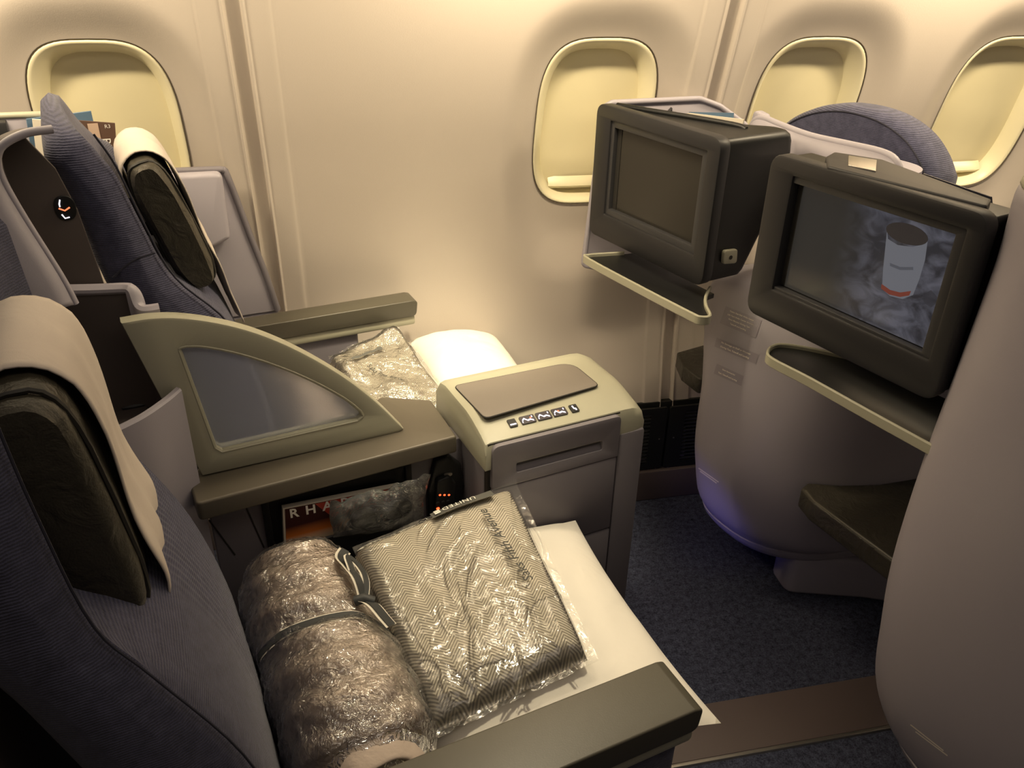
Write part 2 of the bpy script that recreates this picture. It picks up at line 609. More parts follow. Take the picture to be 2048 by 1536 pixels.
def strip(name, path, z0, z1, th, mat, root, parent=None, bevel=0.002):
    """upright wall of thickness th along a plan path; z0 and z1 are numbers or one value for each point"""
    path = [Vector(p[:2]) for p in path]
    m = len(path)
    rings = []
    for i, p in enumerate(path):
        t = path[min(i + 1, m - 1)] - path[max(i - 1, 0)]
        t.normalize()
        nn = Vector((-t.y, t.x))
        a, b = p + nn * th / 2, p - nn * th / 2
        lo = z0[i] if isinstance(z0, (list, tuple)) else z0
        hi = z1[i] if isinstance(z1, (list, tuple)) else z1
        c = min(bevel, th * .4)
        ai, bi = a - nn * c, b + nn * c
        rings.append([(a.x, a.y, lo + c), (a.x, a.y, hi - c), (ai.x, ai.y, hi), (bi.x, bi.y, hi), (b.x, b.y, hi - c), (b.x, b.y, lo + c), (bi.x, bi.y, lo), (ai.x, ai.y, lo)])
    return loft(name, rings, mat, root, parent, angle=40)


def grid_sheet(name, f, ns, nt_, mat, root, parent=None, uvscale=None, thick=None, angle=80):
    """surface from f(s, t) -> point, s and t in 0..1"""
    vs, uv = [], []
    for i in range(ns + 1):
        for j in range(nt_ + 1):
            s, t = i / ns, j / nt_
            vs.append(f(s, t))
            uv.append((s * (uvscale or (1, 1))[0], t * (uvscale or (1, 1))[1]))
    fs = []
    k = nt_ + 1
    for i in range(ns):
        for j in range(nt_):
            fs.append((i * k + j, (i + 1) * k + j, (i + 1) * k + j + 1, i * k + j + 1))
    return from_py(name, vs, fs, mat, root, parent, True, angle, uv)


def slab(name, top, bot, ns, nt_, mat, root, parent=None, uvscale=(1, 1), angle=80):
    """closed cushion-like body between two surfaces that meet at their border"""
    vs, uv, fs = [], [], []
    k = nt_ + 1
    for f in (top, bot):
        for i in range(ns + 1):
            for j in range(k):
                s, t = i / ns, j / nt_
                vs.append(f(s, t)); uv.append((s * uvscale[0], t * uvscale[1]))
    off = (ns + 1) * k
    for i in range(ns):
        for j in range(nt_):
            fs.append((i * k + j, (i + 1) * k + j, (i + 1) * k + j + 1, i * k + j + 1))
            fs.append((off + i * k + j, off + i * k + j + 1, off + (i + 1) * k + j + 1, off + (i + 1) * k + j))
    border = [i * k for i in range(ns + 1)] + [ns * k + j for j in range(1, k)] + [i * k + nt_ for i in range(ns - 1, -1, -1)] + [j for j in range(nt_ - 1, 0, -1)]
    for q in range(len(border)):
        a, b = border[q], border[(q + 1) % len(border)]
        fs.append((a, b, off + b, off + a))
    return from_py(name, vs, fs, mat, root, parent, True, angle, uv)


def nz3(p, s, seed=0.0):
    return noise.noise(Vector((p[0] * s + seed, p[1] * s - seed * 1.7, p[2] * s + seed * .3)))


def text(name, s, size, fn, mat, root, parent=None, shear=0.0, bold=0.0, align='CENTER', spacing=1.0):
    """lettering laid out flat, each vertex carried onto a surface by fn(x, y) -> point"""
    cu = D.curves.new('tmp', 'FONT')
    cu.body = s
    cu.size = size
    cu.shear = shear
    cu.offset = bold
    cu.align_x = align
    cu.align_y = 'CENTER'
    cu.space_character = spacing
    cu.resolution_u = 2
    t = D.objects.new('tmp', cu)
    COL.objects.link(t)
    me = D.meshes.new_from_object(t)
    D.objects.remove(t)
    D.curves.remove(cu)
    for v in me.vertices:
        v.co = Vector(fn(v.co.x, v.co.y))
    me.name = name
    return link(name, finish(me, mat, False), root, parent)


def superell(cx, cz, hw, hh, n, k):
    out = []
    for i in range(k):
        a = 2 * PI * i / k
        c, s = math.cos(a), math.sin(a)
        out.append((cx + hw * math.copysign(abs(c) ** (2 / n), c), cz + hh * math.copysign(abs(s) ** (2 / n), s)))
    return out


def lerp(a, b, t): return a + (b - a) * t


def sstep(a, b, x):
    t = max(0.0, min(1.0, (x - a) / (b - a)))
    return t * t * (3 - 2 * t)


def interp(tab, x):
    if x <= tab[0][0]: return tab[0][1]
    for (x0, y0), (x1, y1) in zip(tab, tab[1:]):
        if x <= x1:
            t = (x - x0) / (x1 - x0)
            return y0 + (y1 - y0) * t
    return tab[-1][1]


# ==================================================================== THE SETTING
PROF = [(p.x, p.y) for p in catmull([Vector((z, y, 0)) for z, y in
        [(-.05, 1.885), (0.1, 1.897), (.311, 1.921), (.45, 1.945), (.575, 1.960), (.7, 1.962), (.85, 1.946), (1.0, 1.916), (1.148, 1.877), (1.262, 1.847), (1.366, 1.820), (1.5, 1.785), (1.72, 1.73)]], 6)]
WIN = [(-0.445, 1.085), (0.615, 1.085), (1.148, 1.085), (1.681, 1.085)]
WHW, WHH, WEXP = 0.142, 0.200, 3.3
GROOVES = [-0.161, 0.885]


def wall_y(x, z):
    y = interp(PROF, z)
    for i, (wx, wz) in enumerate(WIN):
        # dished recess around each window, running down to a crescent below it
        hw, up, dn = 0.225, 0.295, 0.415
        dz = (z - wz) / (up if z > wz else dn)
        dx = (x - wx) / hw
        r = (abs(dx) ** 2.8 + abs(dz) ** 2.8) ** (1 / 2.8)
        if r < 1.0:
            y += 0.034 * sstep(1.0, 0.62, r) if z > wz - .15 else 0.034 * min(sstep(1.0, 0.62, r), 1) 
    for g in GROOVES:
        d = abs(x - g)
        if d < 0.013: y += 0.012
        elif d < 0.018: y += 0.012 * (0.018 - d) / 0.005
        elif d < 0.024: y -= 0.004 * sstep(0.024, 0.020, d)
        if d < 0.075: y -= 0.004 * sstep(0.075, 0.066, d)
    return y


def build_wall():
    xs = [-1.9 + 0.01 * i for i in range(0, int(5.4 / 0.01) + 1)]
    for g in GROOVES:
        xs += [g + s * d for s in (-1, 1) for d in (.0129, .0131, .018, .0195, .0215, .024, .0245, .066, .069, .072, .075)]
    xs = sorted(set(round(x, 5) for x in xs))
    zs = [0.0 + 0.01 * i for i in range(0, 171)]
    k = len(zs)

    def rad(x, z):
        for wx, wz in WIN:
            if abs(x - wx) < WHW and abs(z - wz) < WHH:
                r = (abs((x - wx) / WHW) ** WEXP + abs((z - wz) / WHH) ** WEXP) ** (1 / WEXP)
                if r < 1: return r, wx, wz
        return 1.0, 0, 0
    info = [rad(x, z) for x in xs for z in zs]
    fs = []
    for i in range(len(xs) - 1):
        for j in range(k - 1):
            q = (i * k + j, i * k + j + 1, (i + 1) * k + j + 1, (i + 1) * k + j)
            if all(info[v][0] < 1 for v in q): continue
            fs.append(q)
    vs = []
    for n_, (x, z) in enumerate((x, z) for x in xs for z in zs):
        r, wx, wz = info[n_]
        if r < 1 and r > .5:
            x, z = wx + (x - wx) / r, wz + (z - wz) / r      # pull the rim of the opening onto the window outline
        vs.append((x, wall_y(x, z), z))
    o = from_py('wall_window_side', vs, fs, MT['wall'], None, None, True, 75, recalc=False)
    tag(o, 'curved beige cabin sidewall with the passenger windows set into it', 'wall', kind='structure')
    for g in GROOVES:                       # seam filler strips at the joints between wall panels
        w = 0.0125
        vs = []
        for z in zs:
            y = interp(PROF, z)
            vs += [(g - w, y + .0085, z), (g + w, y + .0085, z)]
        fs = [(2 * i, 2 * i + 1, 2 * i + 3, 2 * i + 2) for i in range(k - 1)]
        f = from_py('seam_strip', vs, fs, MT['groove'], None)
        f.parent = o


build_wall()


def build_window(i, wx, wz):
    r = Root('window_%d' % (i + 1), (wx, interp(PROF, wz), wz - WHH), 0.0, WLAB[i], 'window', kind='structure')
    K = 72

    def ring(hw, hh, dy, n=WEXP, dz=0.0):
        out = []
        for x, z in superell(wx, wz + dz, hw, hh, n, K):
            zz = z
            out.append((x, wall_y(wx + (x - wx) * WHW / hw * 1.0, wz + (z - wz) * WHH / hh) + dy, zz))
        return out
    # thin dark joint, rounded cream reveal, closed shade with a lip at its foot
    loft('joint', [ring(WHW + .0026, WHH + .0026, -.0022), ring(WHW + .0005, WHH + .0005, -.0010), ring(WHW - .002, WHH - .002, .006)], MT['joint'], r, cap=False)
    loft('window_reveal', [ring(WHW - .0002, WHH - .0002, .004), ring(WHW - .0006, WHH - .0006, -.0012), ring(WHW - .003, WHH - .003, -.0022), ring(WHW - .008, WHH - .008, .002), ring(WHW - .016, WHH - .015, .014),
                           ring(WHW - .024, WHH - .022, .030), ring(WHW - .028, WHH - .026, .040), ring(WHW - .030, WHH - .028, .050)], MT['cream_window'], r, cap=False, angle=70)
    pr = [(x, z) for x, z in superell(wx, wz, WHW - .022, WHH - .022, 3.6, K)]
    # the shade: a lightly crowned sheet behind the reveal
    vs, fs = [], []
    nx, nzz = 14, 20
    for a in range(nx + 1):
        for b in range(nzz + 1):
            x = wx + (a / nx * 2 - 1) * (WHW - .012); z = wz + (b / nzz * 2 - 1) * (WHH - .012)
            vs.append((x, interp(PROF, z) + .034 + .040 + .0025 * noise.noise(Vector((x * 9, z * 9, i))), z))
    k = nzz + 1
    for a in range(nx):
        for b in range(nzz):
            fs.append((a * k + b, a * k + b + 1, (a + 1) * k + b + 1, (a + 1) * k + b))
    sh = from_py('window_shade', vs, fs, MT['shade'], r)
    zl = wz - WHH + .046
    rows = []
    for dz, dy in ((.018, .036), (.012, .030), (.004, .022), (-.004, .018), (-.010, .022), (-.014, .036)):
        rows.append([(wx + (a / 12 * 2 - 1) * .088, interp(PROF, zl + dz) + .034 + dy + .006 * (a / 6 - 1) ** 4, zl + dz) for a in range(13)])
    loft('shade_lip', rows, MT['cream_window'], r, sh, cap=False, closed=False)
    return r


WLAB = ['cabin window with closed shade behind the reclined blue window seat',
        'cabin window with closed shade partly hidden by the monitor with a blank screen',
        'cabin window with closed shade just ahead of the wall seam by the grey monitor shell',
        'cabin window with closed shade ahead of the rounded blue seat top']
for i, (wx, wz) in enumerate(WIN):
    build_window(i, wx, wz)

# floor: carpet with track covers, kick panel and air grilles along the wall
fl = Root('floor', (0, 0, 0), 0.0, 'dark blue speckled cabin carpet with brown track covers', 'floor', kind='structure')
gv = [(x, y, 0.0) for x in (-2.2, 3.6) for y in (-1.0, 1.93)]
from_py('carpet', gv, [(0, 2, 3, 1)], MT['carpet'], fl, smooth=False)
prism('track_cover', [(1.002, -.02), (1.137, -.02), (1.133, .004), (1.006, .004)], 'u', -2.2, 3.6, MT['track'], fl, bevel=.001)
prism('track_cover', [(.992, -.02), (1.004, -.02), (1.004, .006), (.996, .006)], 'u', -2.2, 3.6, MT['steel'], fl, bevel=.001)
bb = Root('baseboard_window_side', (0.9, 1.9, 0), 0.0, 'brown kick panel with black air grilles along the foot of the wall', 'baseboard', kind='structure')
prism('kick_panel', [(1.865, 0), (1.95, 0), (1.95, .095), (1.875, .095)], 'u', -1.2, 2.6, MT['kick'], bb, bevel=.003)
prism('grille_backing', [(1.896, .095), (1.95, .095), (1.95, .31), (1.913, .31)], 'u', -1.2, 2.6, MT['vent'], bb, bevel=.001)
for gx in (0.42, 0.884, 1.348):
    for s in (-1, 1):
        x0 = gx + s * .112
        la, lb = sorted((gx + s * .052, gx + s * .135))
        plate('grille_frame', rnd([(x0 - .108, .098), (x0 + .108, .098), (x0 + .108, .306), (x0 - .108, .306)], .006),
              [[(la, .118), (lb, .118), (lb, .288), (la, .288)]], 'v', 1.886, 1.893, MT['vent'], bb)
        for j in range(14):
            z = .122 + j * .0122
            box('louvre', (la, 1.8875, z), (lb, 1.8955, z + .005), MT['louvre'], bb, bevel=0)
        box('screw', (gx + s * .022, 1.884, .2), (gx + s * .022 + .004, 1.887, .204), MT['steel'], bb, bevel=0)


# ==================================================================== SEATS
def hollow(t, bulge, head):
    return lerp(bulge * math.sin(PI * min(1, t * 1.05 + .05)), head, sstep(.42, .62, t))


def backrest_rings(front, back, v0, v1, side_r=.03, top_round=True, bulge=.012, crown=.02, head=0.0, crown_far=None):
    """rings across the seat; front and back are (u, z) lists of equal length from foot to top"""
    F = catmull([Vector((u, z, 0)) for u, z in front], 5)
    B = catmull([Vector((u, z, 0)) for u, z in back], 5)
    nf = len(F)
    rings = []
    vm, hv = (v0 + v1) / 2, (v1 - v0) / 2
    secs = [0, .006, .02, .05, .12, .25, .4, .5, .6, .75, .88, .95, .98, .994, 1]
    for s in secs:
        v = lerp(v0, v1, s)
        d = min(s, 1 - s) * (v1 - v0)
        k = 1.0 if d >= side_r else math.sqrt(max(0.0, 1 - (1 - d / side_r) ** 2))
        k = max(.35, k) if d > 0 else .35
        x = (v - vm) / hv
        dz_ = (crown if x < 0 or crown_far is None else crown_far) * abs(x) ** (3.5 if x < 0 or crown_far is None else 2.0)
        ring = []
        for i in range(nf):
            m = (F[i] + B[i]) / 2
            t = i / (nf - 1)
            p = m + (F[i] - m) * k
            ring.append((p.x + (1 - x * x) * hollow(t, bulge, head) * (1 if k > .99 else .0), v, p.y - dz_ * sstep(.7, 1, t)))
        top_m = (F[-1] + B[-1]) / 2
        th = (F[-1] - B[-1]).length / 2
        for a in (45, 90, 135):
            c = math.cos(math.radians(a)); sn = math.sin(math.radians(a))
            dirv = (F[-1] - B[-1]).normalized(); up = Vector((-dirv.y, dirv.x, 0))
            p = top_m + (dirv * c + up * sn * .8) * th * k
            ring.append((p.x + (1 - x * x) * head * (.5 + .5 * c) * (1 if k > .99 else 0), v, p.y - dz_))
        for i in range(nf - 1, -1, -1):
            m = (F[i] + B[i]) / 2
            p = m + (B[i] - m) * k
            t = i / (nf - 1)
            ring.append((p.x, v, p.y - dz_ * sstep(.7, 1, t)))
        rings.append(ring)
    return rings


def headrest(root, foot, top, thick, v0, v1, seedv):
    """leather cushion: rounded slab leaning along the line foot -> top (u, z), with piping round each end"""
    foot, top = Vector((foot[0], foot[1], 0)), Vector((top[0], top[1], 0))
    L = (top - foot).length
    ey = (top - foot).normalized()
    ex = Vector((ey.y, -ey.x, 0))
    prof = []
    n = 28
    for i in range(n):
        a = 2 * PI * i / n
        c, s = math.cos(a), math.sin(a)
        prof.append((thick / 2 * math.copysign(abs(c) ** .62, c), L / 2 * math.copysign(abs(s) ** .5, s)))
    mid = (foot + top) / 2
    rings = []
    hv = (v1 - v0) / 2
    for j in range(25):
        x = -1 + 2 * j / 24
        x = math.copysign(abs(x) ** .8, x)
        kx = (1 - abs(x) ** 5) ** .5 if abs(x) < 1 else 0
        kx = lerp(.72, 1, kx)
        kz = lerp(.95, 1, (1 - abs(x) ** 4))
        ring = []
        for px, py in prof:
            p = mid + ex * px * kx + ey * py * kz
            w = .003 * nz3((p.x, x * .3, p.y), 22, seedv)
            ring.append((p.x + w, (v0 + v1) / 2 + x * hv, p.y + w))
        rings.append(ring)
    h = loft('headrest', rings, MT['leather'], root)
    for x in (-.80, .80):
        path = []
        kx = lerp(.72, 1, (1 - abs(x) ** 5) ** .5); kz = lerp(.95, 1, 1 - abs(x) ** 4)
        for px, py in prof:
            p = mid + ex * px * kx * 1.02 + ey * py * kz * 1.01
            path.append((p.x, (v0 + v1) / 2 + x * hv, p.y))
        tube('piping', path, .0032, MT['piping'], root, h, 6, closed=True)
    return h, mid, ex, ey, L


def head_cover(root, mid, ex, ey, L, thick, v0, v1, front_len, back_len, flare, seedv):
    """cloth laid over the top of the headrest; hangs in front and behind"""
    R = thick / 2 + .006
    pts = []
    # path in the u-z plane: from the front hem up, over the top, down behind
    nf = 16
    for i in range(nf):
        t = i / (nf - 1)
        d = lerp(-L / 2 - front_len, L / 2 - thick * .45, t)
        out = R + flare * (1 - t) ** 3 + .004 * math.sin(t * 9)
        if d < -L / 2 + .03: out += -0.018 * sstep(-L / 2 + .03, -L / 2 - front_len * .6, d)
        pts.append(mid + ey * d + ex * out)
    for a in (20, 45, 70, 90, 110, 135, 160):
        a = math.radians(a)
        pts.append(mid + ey * (L / 2 - thick * .45 + R * math.sin(a)) + ex * R * math.cos(a))
    for i in range(5):
        pts.append(mid + ey * (L / 2 - thick * .45 - back_len * (i + 1) / 5) - ex * R)
    m = len(pts)

    def f(s, t):
        x = s * (m - 1)
        i = min(int(x), m - 2)
        p = pts[i].lerp(pts[i + 1], x - i)
        wv = .0035 * nz3((p.x, t, p.y), 6, seedv) + .003 * math.sin(t * 14 + s * 3) * (1 - s)
        v = lerp(v0, v1, t) + .012 * (1 - sstep(0, .5, s)) * (t - .5)
        q = p + ex * wv
        return (q.x, v, q.y)
    o = grid_sheet('headrest_cover', f, 44, 16, MT['cover'], root)
    md = o.modifiers.new('thickness', 'SOLIDIFY')
    md.thickness = .0022
    return o


def armrest(root, u0, u1, v0, v1, ztop, vin0, vin1, zlow):
    prof = rnd([(u0, ztop - .042), (u1, ztop - .042), (u1 + .004, ztop - .004), (u1 - .01, ztop), (u0, ztop)], [.004, .014, .02, .014, .004])
    ar = prism('armrest', prof, 'v', v0, v1, MT['arm'], root, bevel=.014, seg=5)
    box('armrest_trim', (u0, v0 + .004, ztop - .066), (u1 - .002, v1 - .004, ztop - .041), MT['cream'], root, bevel=.006)
    return ar


# ---- aisle seat (the one beside the camera)
s1 = Root('airline_seat', (.3, .865, 0), PS, 'blue fabric aisle seat with black leather headrest and cream cover, holding the taupe roll', 'airline seat', 'pair of lie-flat seats')
fr1 = [(.050, .44), (.046, .56), (.010, .724), (-.053, .87), (-.088, .95), (-.104, 1.08), (-.112, 1.20)]
bk1 = [(-.06, .44), (-.075, .56), (-.12, .724), (-.160, .87), (-.185, .95), (-.205, 1.08), (-.21, 1.20)]
loft('backrest', backrest_rings(fr1, bk1, .622, 1.10, .028, head=-.055), MT['blue'], s1)
bp = s1.o.children[-1]
# ribbed centre panel of the backrest and its stitched seams
seam = catmull([Vector((u + .004, .64, z)) for u, z in fr1], 5)
tube('seam', [p + Vector((-.0030, -.003, 0)) for p in seam], .0014, MT['seam'], s1, bp, 6)


def rib_panel(s, t, F=catmull([Vector((u, z, 0)) for u, z in fr1], 5)):
    x = s * (len(F) - 1) * .56
    i = min(int(x), len(F) - 2)
    p = F[i].lerp(F[i + 1], x - i)
    w = (lerp(.80, 1.085, t) - .861) / .239
    return (p.x + .0012 + (1 - w * w) * hollow(s * .56, .012, -.055) - .002 * (1 - sstep(0, .12, t)) - .002 * sstep(.9, 1, s) + .0010 * math.sin(t * 2 * PI * 18) * sstep(0, .2, t) * (1 - sstep(.7, 1, s)), lerp(.80, 1.085, t), p.y)


grid_sheet('rib_panel', rib_panel, 34, 240, MT['blue_rib'], s1, bp)
h1, mid1, ex1, ey1, L1 = headrest(s1, (-.080, .826), (-.118, 1.124), .092, .750, .99, 2.0)
head_cover(s1, mid1, ex1, ey1, L1, .092, .805, .985, .070, .10, .012, 3.0)
# seat pan, front skirt, armrest and aisle side panel
prism('seat_cushion', rnd([(.02, .36), (.60, .34), (.61, .45), (.57, .47), (.02, .465)], [.01, .03, .03, .03, .01]), 'v', .625, 1.084, MT['blue'], s1, bevel=.02, seg=4)
prism('seat_front', rnd([(.55, .14), (.585, .14), (.605, .40), (.55, .40)], .01), 'v', .63, 1.08, MT['blue'], s1, bevel=.008)
prism('seat_base', rnd([(-.02, 0), (.42, 0), (.5, .35), (-.1, .35)], .02), 'v', .68, 1.05, MT['charcoal'], s1, bevel=.01)
armrest(s1, -.02, .545, .530, .618, .640, 0, 0, 0)
prism('side_panel', rnd([(-.1, .20), (.53, .20), (.53, .58), (-.1, .58)], .02), 'v', .545, .612, MT['blue'], s1, bevel=.008)
prism('side_cap', rnd([(.02, .52), (.44, .52), (.44, .574), (.02, .574)], .01), 'v', .536, .56, MT['mauve'], s1, bevel=.006)
prism('back_shell', rnd([(-.26, .25), (-.14, .25), (-.20, .80), (-.235, 1.22), (-.275, 1.22)], .01), 'v', .60, 1.13, MT['liner'], s1, bevel=.01)

# ---- window seat
s2 = Root('airline_seat', (.45, 1.53, 0), PS, 'blue fabric window seat with black leather headrest and white cover, under the reading light', 'airline seat', 'pair of lie-flat seats')
fr2 = [(.205, .46), (.195, .60), (.178, .76), (.135, .905), (.065, 1.0), (.036, 1.09), (.014, 1.18), (-.006, 1.228)]
bk2 = [(.08, .46), (.07, .60), (.045, .76), (.0, .905), (-.03, 1.0), (-.045, 1.09), (-.062, 1.18), (-.072, 1.222)]
loft('backrest', backrest_rings(fr2, bk2, 1.315, 1.755, .026, bulge=.006, crown=.03, crown_far=.11, head=-.03), MT['blue'], s2)
bp = s2.o.children[-1]
tube('seam', catmull([Vector((u + .003, 1.330, z)) for u, z in fr2], 5), .0016, MT['seam'], s2, bp, 6)
tube('seam', catmull([Vector((u, 1.3145, z)) for u, z in [(-.02, 1.02), (0.0, 1.035), (.02, 1.045), (.045, 1.05)]], 4), .0016, MT['seam'], s2, bp, 6)
h2, mid2, ex2, ey2, L2 = headrest(s2, (.118, .945), (.052, 1.160), .066, 1.40, 1.665, 5.0)
box('headrest_mount', (.0, 1.49, 1.02), (.075, 1.57, 1.09), MT['black'], s2, bevel=.004)
head_cover(s2, mid2, ex2, ey2, L2, .066, 1.465, 1.65, .11, .07, .006, 8.0)
prism('seat_cushion', rnd([(.28, .36), (.80, .34), (.81, .45), (.77, .47), (.28, .465)], [.01, .03, .03, .03, .01]), 'v', 1.338, 1.75, MT['blue'], s2, bevel=.02, seg=4)
prism('seat_base', rnd([(.2, 0), (.62, 0), (.7, .35), (.12, .35)], .02), 'v', 1.38, 1.70, MT['charcoal'], s2, bevel=.01)
armrest(s2, .15, .615, 1.752, 1.812, .702, 0, 0, 0)
prism('side_panel', rnd([(.12, .30), (.47, .30), (.47, .64), (.12, .64)], .01), 'v', 1.765, 1.80, MT['mauve'], s2, bevel=.005)

# ---- shell of the window seat: dark lined back with a cream rim, wing towards the window
sh = Root('seat_shell', (-.12, 1.5, 0), PS, 'dark lined seat shell with cream rim standing behind the window seat', 'seat shell')
rimp = catmull([Vector(p) for p in [(-.074, 1.243, 1.015), (-.084, 1.245, 1.06), (-.112, 1.25, 1.155), (-.122, 1.25, 1.205), (-.114, 1.25, 1.235), (-.084, 1.255, 1.250), (-.05, 1.262, 1.252)]], 6)
tube('rim', rimp, .0055, MT['lilac'], sh, None, 8)
vs = []
for p in rimp:
    vs += [(p.x, p.y, p.z), (p.x - .015, p.y + .03, p.z - .004), (-.10, 1.36, p.z - .03)]
k = 3
fs = [(i * k + j, i * k + j + 1, (i + 1) * k + j + 1, (i + 1) * k + j) for i in range(len(rimp) - 1) for j in range(2)]
o = from_py('liner', vs, fs, MT['liner'], sh)
md = o.modifiers.new('thickness', 'SOLIDIFY'); md.thickness = .006; md.offset = 0
prism('lower_liner', rnd([(-.3, .45), (-.03, .45), (-.032, 1.0), (-.045, 1.13), (-.060, 1.19), (-.088, 1.236), (-.3, 1.236)], .008), 'v', 1.3085, 1.3135, MT['liner'], sh, bevel=.001)
# aisle-side outer skin, left of the rim
vs = []
for p in rimp[:20]:
    vs += [(p.x, p.y, p.z), (p.x - .02, p.y - .012, p.z + .002), (p.x - .16, p.y - .02, p.z + .004)]
fs = [(i * k + j, i * k + j + 1, (i + 1) * k + j + 1, (i + 1) * k + j) for i in range(19) for j in range(2)]
o = from_py('outer_skin', vs, fs, MT['lilac'], sh)
md = o.modifiers.new('thickness', 'SOLIDIFY'); md.thickness = .008; md.offset = 0
# touch light with a lit icon inside the shell
cu_ = pv(130, 412, 1.318)
ic = prism('touch_light', superell(cu_.x, cu_.z, .014, .018, 2.4, 24), 'v', 1.306, 1.3125, MT['black'], sh, bevel=.001)
tube('icon', [(cu_.x - .004, 1.305, cu_.z + .013), (cu_.x - .006, 1.305, cu_.z + .007), (cu_.x - .006, 1.305, cu_.z + .003)], .0010, MT['icon'], sh, ic, 6)
tube('icon', [(cu_.x - .008, 1.305, cu_.z + .001), (cu_.x - .001, 1.305, cu_.z - .003), (cu_.x + .006, 1.305, cu_.z + .001)], .0012, MT['icon_red'], sh, ic, 6)
tube('icon', [(cu_.x - .006, 1.305, cu_.z - .008), (cu_.x - .003, 1.305, cu_.z - .014), (cu_.x + .003, 1.305, cu_.z - .013)], .0010, MT['icon'], sh, ic, 6)

# ---- rear shell with literature pocket behind it (seen over the seat)
rs = Root('seat_shell', (-.2, 1.55, 0), PS, 'grey literature pocket shell with pale rim behind the window seat, by the wall', 'seat shell')
pA = pv(-10, 224, 1.800); pB = pv(105, 229, 1.800)
prism('pocket_back', rnd([(pA.x - .14, .8), (pB.x + .02, .8), (pB.x + .005, pB.z), (pA.x - .14, pB.z)], [.0, .0, .03, 0]), 'v', 1.802, 1.816, MT['lilac'], rs, bevel=.004)
tube('rim', [(pA.x - .14, 1.806, pB.z + .002), (pA.x, 1.806, pB.z + .002), (pB.x - .02, 1.806, pB.z), (pB.x - .004, 1.808, pB.z - .008)], .0065, MT['cream'], rs, None, 8)
q0 = pv(0, 242, 1.785); q1 = pv(24, 285, 1.785)
box('latch_box', (q0.x - .04, 1.772, q1.z - .01), (q1.x, 1.803, q0.z), MT['charcoal'], rs, bevel=.004)

# booklets standing in that pocket
def leaflet(name, label, cat, corners, axis_v, th, mat, group=None, psi=PS):
    P = [pv(x, y, axis_v, psi) for x, y in corners]
    lo = min(P, key=lambda p: p.z)
    r = Root(name, (P[0].x, axis_v, lo.z), psi, label, cat, group)
    prism('cover', [(p.x, p.z) for p in P], 'v', axis_v, axis_v + th, mat, r, bevel=.0005, seg=1)
    return r, P


b1, _ = leaflet('booklet', 'blue printed booklet standing in the pocket behind the window seat', 'booklet', [(52, 238), (182, 222), (200, 300), (62, 300)], 1.796, .004, MT['card_blue'])
b2, _ = leaflet('brochure', 'pale folded brochure standing in front of the blue booklet', 'brochure', [(64, 238), (180, 246), (182, 330), (75, 330)], 1.786, .003, MT['paper'])
b3, P3 = leaflet('safety_card', 'brown card with white lettering beside the white headrest cover', 'card', [(150, 240), (230, 246), (236, 330), (160, 330)], 1.778, .002, MT['card_brown'])
for s, x0, y0, sz, rot in (('R3', 215, 253, .0098, 0), ('B767', 216, 300, .022, -90)):
    c0 = pv(x0, y0, 1.7775)
    cr_, sr_ = math.cos(math.radians(rot)), math.sin(math.radians(rot))
    text('print', s, sz, lambda x, y: (c0.x + x * cr_ - y * sr_, 1.7772, c0.z + x * sr_ + y * cr_), MT['white_print'], b3)
c0 = pv(186, 258, 1.7775)
box('photo_strip', (c0.x - .008, 1.7770, c0.z - .026), (c0.x + .010, 1.7778, c0.z + .010), plastic('photo_print', (.55, .40, .30), .5, .4, 0), b3, bevel=0)
b4, _ = leaflet('safety_card', 'narrow pale card edge between brown card and leather headrest', 'card', [(228, 292), (237, 290), (254, 340), (244, 345)], 1.772, .002, MT['paper'])

# ---- window-side shell panel beside the window seat headrest
wp = Root('side_shell_panel', (.2, 1.87, .5), PS, 'lilac side shell panel with dark edge trim and raised box, against the wall', 'shell panel')
VW = 1.865
PP = [pv(x, y, VW) for x, y in ((300, 342), (440, 336), (452, 342), (556, 622), (300, 660))]
pol = rnd([(p.x, p.z) for p in PP], [0, .004, .012, 0, 0])
prism('panel', pol, 'v', VW, VW + .02, MT['lilac'], wp, bevel=.003)
tp = [pv(x, y, VW - .002) for x, y in ((300, 344), (430, 339), (445, 341), (455, 352), (500, 470), (530, 545), (556, 620))]
tube('edge_trim', catmull(tp, 4), .007, MT['mauve'], wp, None, 8)
bx = [pv(x, y, VW - .03) for x, y in ((330, 352), (445, 346), (462, 478), (425, 497), (340, 512))]
prism('raised_box', rnd([(p.x, p.z) for p in bx], [.0, .014, .012, .01, 0]), 'v', VW - .03, VW + .01, MT['lilac'], wp, bevel=.012, seg=4)
prism('lower_skirt', [(.0, .3), (PP[3].x + .02, .3), (PP[3].x, PP[3].z + .03), (.0, PP[3].z + .03)], 'v', VW + .004, VW + .016, MT['lilac'], wp, bevel=.002)

# ==================================================================== CENTRE CONSOLE
cn = Root('centre_console', (.45, 1.21, 0), PS, 'cream-capped centre console with seat buttons, drawer and olive ledge between the two seats', 'console')
prism('body', rnd([(.505, 1.112), (.822, 1.112), (.835, 1.125), (.835, 1.315), (.505, 1.315)], [0, .01, .01, .03, .0]), 'z', 0.0, .672, MT['mauve'], cn, bevel=.003)
